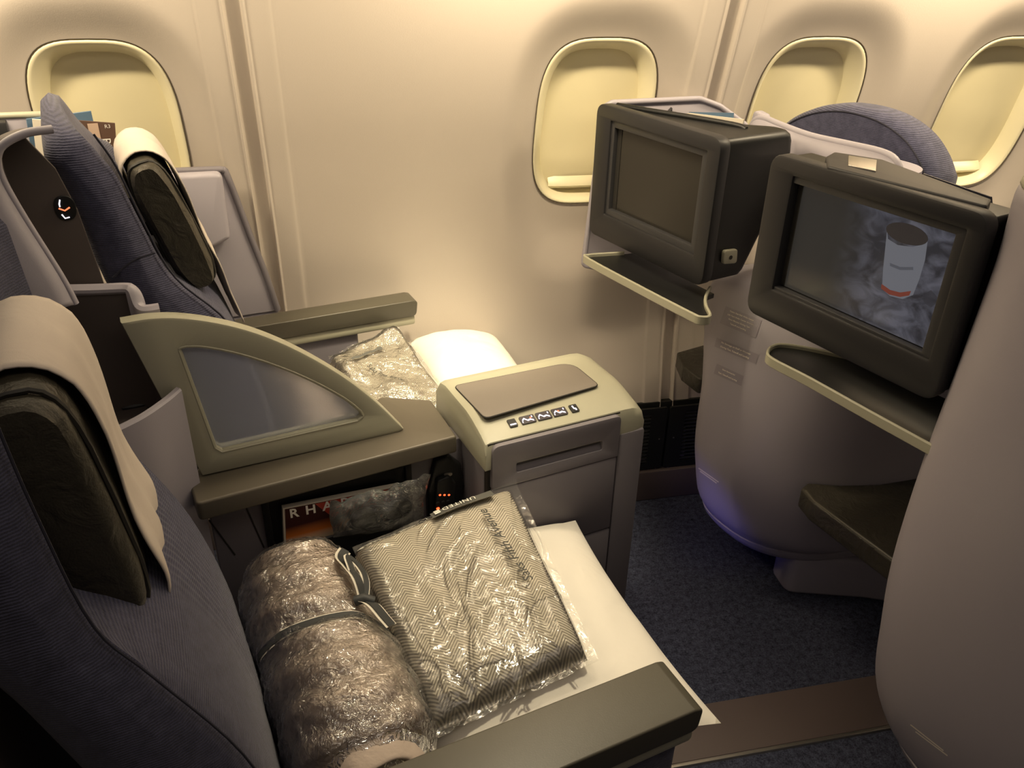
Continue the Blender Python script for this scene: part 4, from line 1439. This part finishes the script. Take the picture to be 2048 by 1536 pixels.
def placard(root, part, cast, cs, lines, bar=False):
    def px_at(a, b):
        return (lerp(lerp(cs[0][0], cs[1][0], a), lerp(cs[3][0], cs[2][0], a), b), lerp(lerp(cs[0][1], cs[1][1], a), lerp(cs[3][1], cs[2][1], a), b))
    vs = []
    for i_ in range(9):
        for b_ in (0, .5, 1):
            vs.append(tuple(cast(*px_at(i_ / 8, b_), .0007)))
    fs = [(i_ * 3 + k_, (i_ + 1) * 3 + k_, (i_ + 1) * 3 + k_ + 1, i_ * 3 + k_ + 1) for i_ in range(8) for k_ in range(2)]
    pl_ = from_py('placard', vs, fs, MT['placard'] if not bar else MT['print'], root, part)
    wd, ht = math.dist(cs[0], cs[1]), math.dist(cs[0], cs[3])
    n_ = len(lines)
    for i_, t_ in enumerate(lines):
        tt = (i_ + .5) / n_ * .86 + .05
        size = min(ht / n_ * 1.0, wd * 1.62 / max(len(l) for l in lines))
        text('lettering', t_, size, lambda x, y: cast(*px_at(.48 + x / wd, tt - y / ht), .0015), MT['print'], root, pl_, bold=.10)
    return pl_


cast = surf_caster(pb, pod)
for cs, lines in ((((1452, 612), (1524, 641), (1512, 676), (1440, 646)), ['Fasten Seat Belt While Seated', 'Life Vest Under Center Armrest', 'Stow Monitor During Taxi,', 'Takeoff and Landing']),
                  (((1434, 675), (1518, 709), (1512, 728), (1429, 693)), ['No Stowage on Shelf or Ottoman', 'During Taxi, Takeoff and Landing']),
                  (((1434, 727), (1488, 752), (1483, 772), (1428, 747)), ['Stow Armrest for', 'Taxi, Takeoff and Landing'])):
    placard(pod, pb, cast, cs, lines)
placard(pod, pb, cast, ((1398, 935), (1438, 963), (1437, 965), (1397, 937)), [], True)
placard(pod, pb, cast, ((1401, 941), (1434, 965), (1433, 967), (1400, 943)), [], True)

# the shell rim that curves behind the right monitor
shr = Root('seat_shell', (1.5, 1.2, .8), PM, 'lilac curved shell top in front of the rounded blue seat', 'seat shell')
AQ = 1.46
tp = [bz(x, y, AQ) for x, y in ((1500, 262), (1512, 240), (1530, 238), (1560, 250), (1620, 272), (1700, 290), (1760, 304), (1790, 320), (1802, 350))]
rm = catmull([Vector((AQ, *p)) for p in tp], 4)
vs = []
for p in rm:
    vs += [(p.x, p.y, p.z), (p.x - .010, p.y, lerp(p.z, min(1.086, p.z - .010), .5)), (p.x - .02, p.y, min(1.086, p.z - .010) if p.y < 1.19 else lerp(1.086, .98, sstep(1.19, 1.24, p.y)))]
fs = [(i * 3 + j, i * 3 + j + 1, (i + 1) * 3 + j + 1, (i + 1) * 3 + j) for i in range(len(rm) - 1) for j in range(2)]
o = from_py('shell_skin', vs, fs, MT['lilac'], shr)
md = o.modifiers.new('thickness', 'SOLIDIFY'); md.thickness = .012; md.offset = 0
tube('shell_rim', rm, .008, MT['lilac'], shr, None, 8)
e0 = bz(1528, 232, AQ + .03)
prism('rim_ear', rnd([(e0[0] + .022, e0[1] - .02), (e0[0] - .018, e0[1] - .02), (e0[0] - .018, e0[1] + .006), (e0[0] + .016, e0[1] + .012)], .010), 'u', AQ + .01, AQ + .035, MT['lilac'], shr, bevel=.006)

# ---- blue top of the seat in front
ft = Root('airline_seat', (1.7, 1.19, .6), PM, 'rounded blue fabric top of the seat in the row ahead', 'airline seat')
AF = 1.60
arc = catmull([Vector((0, *bz(x - 22, y, AF))) for x, y in ((1562, 290), (1575, 258), (1605, 232), (1650, 214), (1700, 209), (1750, 217), (1800, 237), (1845, 272), (1875, 318), (1890, 362))], 4)
low = 0.86
rings = []
for da, kk in ((-.004, .93), (.0, .96), (.012, .99), (.03, 1), (.06, 1), (.085, .985), (.10, .95)):
    bc0 = sum(p.y for p in arc) / len(arc)
    ring = [(AF + da, bc0 + (p.y - bc0) * kk, low + (p.z - low) * (1 - (1 - kk) * .9)) for p in arc]
    ring += [(AF + da, bc0 + (arc[-1].y - bc0) * kk, low), (AF + da, bc0 + (arc[0].y - bc0) * kk, low)]
    rings.append(ring)
loft('backrest', rings, MT['blue'], ft, angle=60)
fb = ft.o.children[-1]
tube('seam', [(AF - .003, sum(p.y for p in arc) / len(arc) + (p.y - sum(p.y for p in arc) / len(arc)) * .955, low + (p.z - low) * .955) for p in arc], .0018, MT['seam'], ft, fb, 6)

# ---- right-hand pod, beside the aisle
rp_ = Root('shell_pod', (1.5, .35, 0), PM, 'large lilac rounded shell pod beside the aisle, next to the paper-cup monitor', 'shell pod')
tab2 = [(.16, 1.155, .275, .285), (.20, 1.130, .275, .305), (.285, 1.10, .275, .324), (.40, 1.08, .275, .330), (.55, 1.07, .275, .341), (.75, 1.065, .275, .339), (.95, 1.07, .275, .333), (1.10, 1.08, .285, .322), (1.19, 1.09, .298, .318), (1.205, 1.10, .298, .312)]
cm2 = catmull([Vector((a, b, c)) for a, b, c, d in tab2], 4)
cd2 = catmull([Vector((a, d, 0)) for a, b, c, d in tab2], 4)
loft('pod_body', [pod_ring(p.x, p.y, p.z, .15, q.y, 2.7, 72, .0) for p, q in zip(cm2, cd2)], MT['lilac'], rp_, angle=60)
pb2 = rp_.o.children[-1]
loft('pod_lip', [pod_ring(z, 1.155 + d, .275, .15, .285 - e, 2.7, 72) for z, d, e in ((.158, .004, .002), (.154, 0, 0), (.135, .008, .004), (.11, .03, .02), (.10, .08, .06))], MT['lilac'], rp_, angle=60)
prism('pedestal', rnd([(1.22, .45), (1.26, .47), (1.42, .47), (1.42, .10), (1.22, .10)], .03), 'z', 0, .12, MT['lilac'], rp_, bevel=.012)
tube('pod_rim', [(p[0], p[1], p[2] + .002) for p in pod_ring(1.205, 1.10, .298, .15, .312, 2.7, 72)], .008, MT['cream'], rp_, None, 8, closed=True)
cast2 = surf_caster(pb2, rp_)
placard(rp_, pb2, cast2, ((1822, 1448), (1888, 1500), (1887, 1502), (1821, 1450)), [], True)
placard(rp_, pb2, cast2, ((1832, 1462), (1896, 1510), (1895, 1512), (1831, 1464)), [], True)

# ---- footwell between the pods: dark lining and the footrest pad
prism('footwell_back', [(.56, .0), (1.0, .0), (1.0, .86), (.56, .86)], 'u', 1.78, 1.80, MT['liner'], pod, bevel=.002)
prism('footwell_ceiling', [(1.27, .61), (1.80, .61), (1.80, .95), (1.27, .95)], 'z', .845, .86, MT['liner'], pod, bevel=.002)
ot = Root('footrest', (1.5, .75, .36), PM, 'black leather footrest pad with piping under the long cream-edged shelf', 'footrest', 'footrest pads')
op = [(1.336, .938), (1.318, .890), (1.300, .60), (1.75, .58), (1.75, .814), (1.62, .829), (1.50, .862), (1.42, .903), (1.365, .945)]
prism('pad', rnd(op, [.012, .02, .02, .01, .01, .02, .02, .02, .012]), 'z', .370, .422, MT['ottoman'], ot, bevel=.012, seg=4)
tube('piping', [(1.338, .925, .421), (1.324, .890, .421), (1.317, .80, .421), (1.307, .62, .421)], .0035, MT['arm'], ot, None, 6)
ow = Root('footrest', (1.45, 1.42, .44), PM, 'dark footrest pad for the window seat, beside the wall under the blank-screen monitor', 'footrest', 'footrest pads')
prism('pad', rnd([(1.425, 1.47), (1.385, 1.40), (1.375, 1.318), (1.42, 1.337), (1.50, 1.361), (1.66, 1.372), (1.66, 1.47)], .010), 'z', .455, .500, MT['ottoman'], ow, bevel=.010, seg=4)
# blue courtesy light set low in the end of the console
lt_ = prism('courtesy_light', rnd([(1.17, .20), (1.24, .20), (1.24, .225), (1.17, .225)], .004), 'u', .834, .840, glow('blue_led', (.12, .10, 1.0), 3.0), cn, bevel=.001)
a_, b_ = ax(PS)
lp_ = a_ * .85 + b_ * 1.205 + Vector((0, 0, .215))
lamp('courtesy_light_beam', 'SPOT', lp_, lp_ + a_ * 1 + b_ * .34 + Vector((0, 0, -.12)), 1.5, (.16, .14, 1.0), spot_size=math.radians(56), spot_blend=1.0, shadow_soft_size=.02)

# ==================================================================== THINGS ON THE SEATS
def pillow(name, label, c, hu, hv, th, rot, mat, tilt=(0, 0), seedv=0.0, sharp=2.6, sag=0.0):
    r = Root(name, (c[0], c[1], c[2] - th * .4), PS, label, 'pillow', 'white pillows on the seats')
    cr_, sr_ = math.cos(rot), math.sin(rot)

    def surf(s, t, sgn):
        x, y = s * 2 - 1, t * 2 - 1
        # drawn-in sides and pointed corners
        px = x * hu * (1 - .07 * (1 - y * y)); py = y * hv * (1 - .06 * (1 - x * x))
        h = th / 2 * ((1 - abs(x) ** sharp) * (1 - abs(y) ** sharp)) ** .55
        q = (c[0] + px * cr_ - py * sr_, c[1] + px * sr_ + py * cr_)
        wr = .006 * nz3((q[0], q[1], sgn), 9, seedv) * (h / th * 2) + .003 * nz3((q[0], q[1], 0), 26, seedv) * (h / th * 2)
        return (q[0], q[1], c[2] + sgn * h * (1.0 if sgn > 0 else .7) + wr + tilt[0] * px + tilt[1] * py - sag * max(0, x) ** 2)
    slab('pillow_case', lambda s, t: surf(s, t, 1), lambda s, t: surf(s, t, -1), 44, 44, mat, r)
    return r


pillow('pillow', 'white pillow under the large herringbone blanket packet', (.455, .852, .508), .215, .245, .095, math.radians(-4), MT['white'], (-.02, 0.02), 1.0, 3.0, .015)
pillow('pillow', 'bright white pillow in front of the small blanket packet on the window seat', (.690, 1.590, .540), .130, .225, .185, math.radians(-8), MT['white'], (-.05, .0), 4.0, 2.6)


def bag_surface(c00, c10, c11, c01, bulge, seedv, crease=.004):
    c00, c10, c11, c01 = map(Vector, (c00, c10, c11, c01))

    def base(s, t):
        return (c00 * (1 - s) + c10 * s) * (1 - t) + (c01 * (1 - s) + c11 * s) * t

    def top(s, t, lift=0.0):
        p = base(s, t)
        x, y = s * 2 - 1, t * 2 - 1
        e = (max(0, 1 - abs(x) ** 10) * max(0, 1 - abs(y) ** 10)) ** .4
        return p + Vector((0, 0, bulge * e + crease * nz3(p, 11, seedv) * e + lift * e))

    def bot(s, t):
        p = base(s, t)
        x, y = s * 2 - 1, t * 2 - 1
        e = (max(0, 1 - abs(x) ** 10) * max(0, 1 - abs(y) ** 10)) ** .4
        return p - Vector((0, 0, bulge * .6 * e))
    return top, bot


# ---- large herringbone blanket in its clear bag
bl = Root('blanket_packet', (.39, .9, .54), PS, 'grey herringbone blanket folded flat in a clear plastic bag on the aisle seat', 'blanket packet', 'bagged herringbone blankets')
c00, c10, c11, c01 = (.246, .70, .556), (.492, .715, .566), (.538, 1.072, .612), (.246, 1.052, .585)
top, bot = bag_surface(c00, c10, c11, c01, .030, 2.0, .006)
slab('blanket', lambda s, t: tuple(top(s, t)), lambda s, t: tuple(bot(s, t)), 60, 60, MT['herring'], bl, None, (.27, .37))


CR = []
for i in range(46):
    x0, y0 = random.random(), random.random()
    an = random.gauss(.25, .75); L_ = random.uniform(.05, .22)
    CR.append((x0, y0, math.cos(an), math.sin(an), L_, random.uniform(.0016, .0042), random.uniform(.006, .012)))


def creases(s, t):
    """sharp folds of the film: short ridges scattered over the bag"""
    h = 0.0
    for x0, y0, c, sn, L_, am, sg in CR:
        dx, dy = s - x0, t - y0
        al = dx * c + dy * sn
        if abs(al) < L_:
            d = (-dx * sn + dy * c + .03 * (al / L_) ** 2) / sg
            if abs(d) < 2.5:
                h += am * math.exp(-d * d) * (1 - (al / L_) ** 2)
    return h


def skin(s, t, k=1.0):
    # film lies on the wool and runs past it as a loose hem
    ss, tt = s * 1.055, (t - .5) * 1.075 + .5
    p = top(min(1, max(0, ss)), min(1, max(0, tt)))
    b0 = (Vector(c00) * (1 - ss) + Vector(c10) * ss) * (1 - tt) + (Vector(c01) * (1 - ss) + Vector(c11) * ss) * tt
    inside = 1.0 if (0 <= ss <= 1 and 0 <= tt <= 1) else 0.0
    w = .0010 * (1 - 2 * abs(nz3(b0, 34, 1))) + creases(s, t)
    z = max(p.z, b0.z + .004) + .003 + w * (1.0 if inside else 1.6)
    return (b0.x, b0.y, z)


grid_sheet('plastic_bag', skin, 190, 190, MT['film'], bl)
# the printed tag strip and brand lettering on the bag, upside down as it lies
def on_bag(s0, t0, ang, lift=.012):
    ca, sa = math.cos(ang), math.sin(ang)

    def f(x, y):
        s = s0 + (x * ca - y * sa) / .31; t = t0 + (x * sa + y * ca) / .37
        p = top(min(1, max(0, s)), min(1, max(0, t)))
        return (p.x, p.y, p.z + lift)
    return f


f = on_bag(.66, .955, math.radians(180), .012)
pts = [(-.062, -.013), (.050, -.013), (.050, .013), (-.062, .013)]
vs = []
for i in range(13):
    x = lerp(-.062, .062, i / 12)
    vs += [f(x, -.012), f(x, .012)]
lab = from_py('tag_strip', vs, [(2 * i, 2 * i + 1, 2 * i + 3, 2 * i + 2) for i in range(12)], MT['label_grey'], bl)
f2 = on_bag(.66, .955, math.radians(180), .0135)
text('lettering', 'UNITED', .017, lambda x, y: f2(x + .008, y), MT['white_print'], bl, lab, spacing=1.15)
for k_ in range(3):
    vs = [f2(.046 + .011 * a, -.007 + .005 * k_ + .0038 * b) for a, b in ((0, 0), (1, 0), (1, 1), (0, 1))]
    from_py('emblem', vs, [(0, 1, 2, 3)], MT['white_print'], bl, lab, smooth=False)
f3 = on_bag(.78, .60, math.radians(98), .0145)
text('brand_lettering', 'Saks Fifth Avenue', .025, lambda x, y: f3(x, y), MT['ink'], bl, None, shear=.35, bold=.0003)

# ---- rolled taupe duvet in crinkled film, tied with a dark ribbon
ro = Root('bedding_roll', (.155, .88, .47), PS, 'rolled taupe duvet tied with a dark white-edged ribbon in crinkled clear film', 'bedding roll', 'rolled duvets in film')
E0, E1 = Vector((.150, 1.080, .562)), Vector((.155, .668, .568))
RR = .091


def roll_pt(s, a, R=RR, seedv=0.0, amp=.003):
    p = E0.lerp(E1, s)
    d = abs(s - .5) * 2
    k = 1 - .20 * d ** 9
    tie = 1 - .07 * math.exp(-((s - .48) / .05) ** 2)
    q = Vector((p.x + math.cos(a) * R * 1.02 * k * tie, p.y, p.z + math.sin(a) * R * .93 * k * tie))
    w = amp * nz3(q, 9, seedv) + amp * .6 * nz3((q.x, q.y * .5, q.z), 24, seedv) + .0025 * math.sin(s * 40 + math.sin(a * 3) * 2)
    return q + Vector((math.cos(a), 0, math.sin(a))) * w


ns_, na_ = 54, 60
rings = [[tuple(roll_pt(i / ns_, 2 * PI * j / na_)) for j in range(na_)] for i in range(ns_ + 1)]
loft('duvet', rings, MT['duvet'], ro, angle=80)
du = ro.o.children[-1]
# spiral end facing the aisle
def roll_end(s, t):
    a = t * 2 * PI
    q = Vector(roll_pt(1.0, a))
    p = q.lerp(E1, s)
    r_ = 1 - s
    ph = (r_ * 3.2 - a / (2 * PI)) % 1.0
    bump = math.sin(PI * ph) ** .6 * .020 * min(1, r_ * 4) * sstep(1.0, .85, r_)
    return (p.x, p.y - bump - .012 * sstep(0, .2, s) + .008 * nz3(p, 18, 3), p.z)


grid_sheet('roll_layers', roll_end, 48, 120, MT['duvet'], ro, du)


def wrap(s, t):
    a = t * 2 * PI
    q = roll_pt(s, a, RR + .004)
    w = .0022 * (1 - abs(nz3((q.x, q.y * 1.6, q.z), 34, 4)) * 2.2) + .0012 * (1 - abs(nz3(q, 80, 8)) * 2)
    return tuple(q + Vector((math.cos(a), 0, math.sin(a))) * w)


grid_sheet('film_wrap', wrap, 150, 170, MT['film_fine'], ro)


def wrap_end(s, t):
    a = t * 2 * PI
    q = Vector(wrap(1.0, t))
    c_ = Vector((E1.x, E1.y - .046, E1.z))
    p = q.lerp(c_, s)
    return tuple(p + Vector((0, -1, 0)) * (.012 * math.sin(s * PI) + .006 * abs(nz3(p, 40, 2))))


grid_sheet('film_end', wrap_end, 24, 120, MT['film_fine'], ro)
# ribbon round the middle and its knotted bow on top
for w0, mt_, lift, nm in ((.0085, 'strap_edge', .005, 'ribbon_edge'), (.006, 'strap', .0062, 'ribbon')):
    rings = []
    for j in range(60):
        a = 2 * PI * j / 60
        row = []
        for dw in (-1, 1):
            s = .48 + .10 * math.cos(a - .6) * .5
            q = roll_pt(s, a, RR + lift)
            row.append((q.x, q.y + dw * w0, q.z))
        rings.append(row)
    rings.append(rings[0])
    loft(nm, rings, MT[mt_], ro, cap=False, closed=False)
ka = math.radians(52)
kn = roll_pt(.46, ka, RR + .016)


def ribbon_piece(pts, w, name='bow_loop'):
    P = catmull([kn + Vector(p) for p in pts], 5)
    for ww, mt_, nm, dz in ((w, 'strap_edge', 'bow_edge', 0), (w * .66, 'strap', name, .0012)):
        rings = []
        for i, p in enumerate(P):
            t = (P[min(i + 1, len(P) - 1)] - P[max(i - 1, 0)]).normalized()
            sd = t.cross(Vector((.5, 0, .8))).normalized()
            rings.append([tuple(p + sd * ww + Vector((dz, 0, dz))), tuple(p - sd * ww + Vector((dz, 0, dz)))])
        loft(nm, rings, MT[mt_], ro, cap=False, closed=False)


ribbon_piece([(0, 0, 0), (.0, .03, .018), (-.004, .065, .014), (-.006, .10, .004), (.006, .12, .0)], .010)
ribbon_piece([(0, 0, 0), (.012, .03, .010), (.012, .06, .012), (.002, .085, .016), (-.002, .055, .02), (0, .015, .01)], .007)
ribbon_piece([(0, 0, 0), (.008, -.018, .006), (.016, -.042, .0), (.022, -.056, -.006)], .013, 'bow_tail')
tube('bow_knot', [kn + Vector((-.012, .004, .002)), kn + Vector((0, 0, .006)), kn + Vector((.012, -.006, .0))], .008, MT['strap'], ro, None, 8)

# ---- things on the window seat
b2r = Root('blanket_packet', (.42, 1.6, .5), PS, 'herringbone blanket crumpled in a clear bag under the reading light on the window seat', 'blanket packet', 'bagged herringbone blankets')
K00, K10, K11, K01 = (.375, 1.36, .575), (.575, 1.42, .585), (.555, 1.730, .635), (.372, 1.66, .625)
top2, bot2 = bag_surface(K00, K10, K11, K01, .030, 6.0, .022)
slab('blanket', lambda s, t: tuple(top2(s, t)), lambda s, t: tuple(bot2(s, t)), 50, 50, MT['herring'], b2r, None, (.26, .34))


def skin2(s, t):
    ss, tt = s * 1.04, (t - .5) * 1.08 + .5
    p = top2(min(1, max(0, ss)), min(1, max(0, tt)))
    b0 = (Vector(K00) * (1 - ss) + Vector(K10) * ss) * (1 - tt) + (Vector(K01) * (1 - ss) + Vector(K11) * ss) * tt
    w = .0045 * (1 - 2 * abs(nz3(b0, 20, 13))) + .0018 * (1 - 2 * abs(nz3(b0, 50, 19)))
    return (b0.x, b0.y, max(p.z, b0.z + .004) + .003 + w)


grid_sheet('plastic_bag', skin2, 110, 110, MT['film_fine'], b2r)


def on_b2(s0, t0, ang, lift=.009):
    ca, sa = math.cos(ang), math.sin(ang)

    def f(x, y):
        s = s0 + (x * ca - y * sa) / .26; t = t0 + (x * sa + y * ca) / .34
        p = top2(min(1, max(0, s)), min(1, max(0, t)))
        return (p.x, p.y, p.z + lift)
    return f


g = on_b2(.42, .80, math.radians(10))
vs = []
for i in range(13):
    x = lerp(-.06, .06, i / 12)
    vs += [g(x, -.006 + .003 * math.sin(i * 2.1)), g(x, .006 + .003 * math.sin(i * 1.3))]
from_py('tag_strip', vs, [(2 * i, 2 * i + 1, 2 * i + 3, 2 * i + 2) for i in range(12)], MT['label_grey'], b2r)
g2 = on_b2(.46, .48, math.radians(-62), .011)
text('brand_lettering', 'Saks Fifth Avenue', .019, lambda x, y: g2(x, y), MT['ink'], b2r, None, shear=.35, bold=.0002)

ro2 = Root('bedding_roll', (.27, 1.62, .5), PS, 'rolled duvet in film behind the crumpled blanket packet on the window seat', 'bedding roll', 'rolled duvets in film')
F0, F1 = Vector((.282, 1.735, .560)), Vector((.290, 1.38, .556))


def roll2(s, a, R=.082, amp=.004):
    p = F0.lerp(F1, s)
    k = 1 - .16 * (abs(s - .5) * 2) ** 5
    q = Vector((p.x + math.cos(a) * R * k, p.y, p.z + math.sin(a) * R * k))
    return q + Vector((math.cos(a), 0, math.sin(a))) * amp * (nz3(q, 12, 7) + .5 * nz3(q, 30, 7))


loft('duvet', [[tuple(roll2(i / 30, 2 * PI * j / 40)) for j in range(40)] for i in range(31)], MT['duvet'], ro2, angle=80)
grid_sheet('film_wrap', lambda s, t: tuple(roll2(s, t * 2 * PI, .085, .006)), 70, 80, MT['film_fine'], ro2)

# ---- magazine, headset bag and handset at the console side
mgm, nt, b, cr = grad_mat('magazine_cover', [(0.0, (.12, .03, .01)), (.36, (.70, .22, .03)), (.52, (.90, .74, .52)), (.63, (.55, .16, .03)), (.76, (.05, .015, .012))], .25, (0, 0, 1), noise_amt=0)
mg = Root('magazine', (.27, VS - .03, .5), PS, 'red and orange magazine titled RHAPSODY in the black console pocket', 'magazine')
VMG = 1.188
mc = [pv(x, y, VMG) for x, y in ((566, 1018), (800, 972), (806, 1100), (570, 1110))]
prism('pages', [(p.x, p.z) for p in mc], 'v', VMG + .001, VMG + .012, MT['paper'], mg, bevel=0)
cvr = [(p.x + dx, p.z + dz) for p, dx, dz in zip(mc, (.003, 0, 0, .003), (-.002, -.002, 0, 0))]
cv = prism('cover', cvr, 'v', VMG - .001, VMG + .001, mgm, mg, bevel=0)
rd = [pv(x, y, VMG - .0014) for x, y in ((630, 1008), (800, 974), (802, 1004), (705, 1030), (668, 1036))]
prism('red_field', [(p.x, p.z) for p in rd], 'v', VMG - .0014, VMG - .0010, MT['mag_red'], mg, cv, bevel=0)
for i, ch in enumerate('RHAPSODY'):
    p = pv(588 + 33.5 * i, 1027 - 7.2 * i, VMG - .002)
    text('title_letter', ch, .026, lambda x, y: (p.x + x, VMG - .002, p.z + y + x * -.06), MT['white_print'], mg, cv, bold=.0006)

hb = Root('headset_bag', (.33, VS - .05, .53), PS, 'crumpled clear bag with a dark headset hanging over the console pocket', 'headset bag')
VB = 1.165
hc = [pv(x, y, VB) for x, y in ((658, 1005), (862, 948), (838, 1052), (668, 1076))]


def hbag(s, t, sgn):
    p = (hc[3] * (1 - s) + hc[2] * s) * (1 - t) + (hc[0] * (1 - s) + hc[1] * s) * t
    e = (1 - abs(s * 2 - 1) ** 3) * (1 - abs(t * 2 - 1) ** 3)
    w = .014 * nz3(p, 20, 1 + sgn) + .010 * abs(nz3(p, 42, 5))
    z = .012 * nz3((p.x, 0, 0), 40, 3)
    return (p.x + .006 * nz3(p, 30, 9), VB + sgn * (-.020 * e - w * .7 * e) if sgn > 0 else VB + .012 * e, p.z + z * t + .004 * nz3(p, 60, 2))


slab('plastic_bag', lambda s, t: hbag(s, t, 1), lambda s, t: hbag(s, t, -1), 60, 44, MT['film_bag'], hb)
c0 = (hc[0] + hc[1] + hc[2] + hc[3]) / 4
cab = []
for i in range(140):
    t = i / 139
    a = t * 2 * PI * 6
    cab.append((c0.x + (.028 + .022 * math.sin(t * 11)) * math.cos(a) + .03 * (t - .5), VB - .004 - .006 * math.sin(a * 1.3), c0.z - .012 + (.016 + .008 * math.sin(t * 7)) * math.sin(a)))
tube('headset_cable', cab, .0022, MT['black'], hb, None, 5)
for du_ in (-.028, .036):
    prism('earpad', superell(c0.x + du_, c0.z - .008, .026, .022, 2.2, 20), 'v', VB - .006, VB + .006, MT['black'], hb, bevel=.005)

hs = Root('remote_handset', (.47, 1.19, .50), PS, 'black remote handset with red lit keys in its cradle beside the drawer', 'remote control')
VH = 1.196
cr0 = [pv(x, y, VH) for x, y in ((872, 922), (900, 912), (924, 930), (930, 975), (915, 1045), (858, 1045), (856, 985))]
prism('cradle', rnd([(p.x, p.z) for p in cr0], [.01, .012, .012, .01, .01, .01, .01]), 'v', VH, VH + .018, MT['black'], hs, bevel=.006, seg=3)
hd = [pv(x, y, VH - .01) for x, y in ((874, 962), (898, 952), (912, 965), (908, 1040), (868, 1050))]
ho = prism('handset', rnd([(p.x, p.z) for p in hd], .008), 'v', VH - .012, VH + .004, MT['black'], hs, bevel=.004, seg=3)
for i in range(3):
    p = pv(880 + i * 9, 990, VH - .0125)
    prism('lit_key', superell(p.x, p.z, .0022, .0016, 2, 10), 'v', VH - .0132, VH - .0115, MT['led_red'], hs, ho, bevel=0)
for i in range(2):
    for k_ in range(3):
        p = pv(876 + k_ * 10, 1006 + i * 11 - k_ * 2, VH - .0125)
        prism('key', superell(p.x, p.z, .003, .0022, 3, 10), 'v', VH - .0135, VH - .0115, MT['led_red'] if (i, k_) == (1, 0) else MT['charcoal'], hs, ho, bevel=0)
p = pv(896, 949, VH - .002)
prism('release_tab', superell(p.x, p.z, .008, .0035, 3, 16), 'v', VH - .004, VH, MT['steel'], hs, bevel=0)

# plastic glint of a wrapped packet at the row behind
pk = Root('wrapped_packet', (-.12, 1.0, .9), PS, 'corner of a film-wrapped packet beside the curved stowage nook', 'packet')
q0, q1 = pv(-20, 592, 1.12), pv(48, 622, 1.12)
grid_sheet('film', lambda s, t: (lerp(q0.x, q1.x, s), 1.12 + .02 * t + .004 * nz3((s * 3, t * 3, 0), 3), lerp(q1.z - .05, q0.z, t) + .004 * nz3((s, t, 1), 8)), 30, 20, MT['film_fine'], pk)
slab('contents', lambda s, t: (lerp(q0.x, q1.x, s * .95), 1.126 + .015 * t, lerp(q1.z - .05, q0.z - .005, t)), lambda s, t: (lerp(q0.x, q1.x, s * .95), 1.146 + .015 * t, lerp(q1.z - .05, q0.z - .005, t)), 6, 6, MT['mauve'], pk)
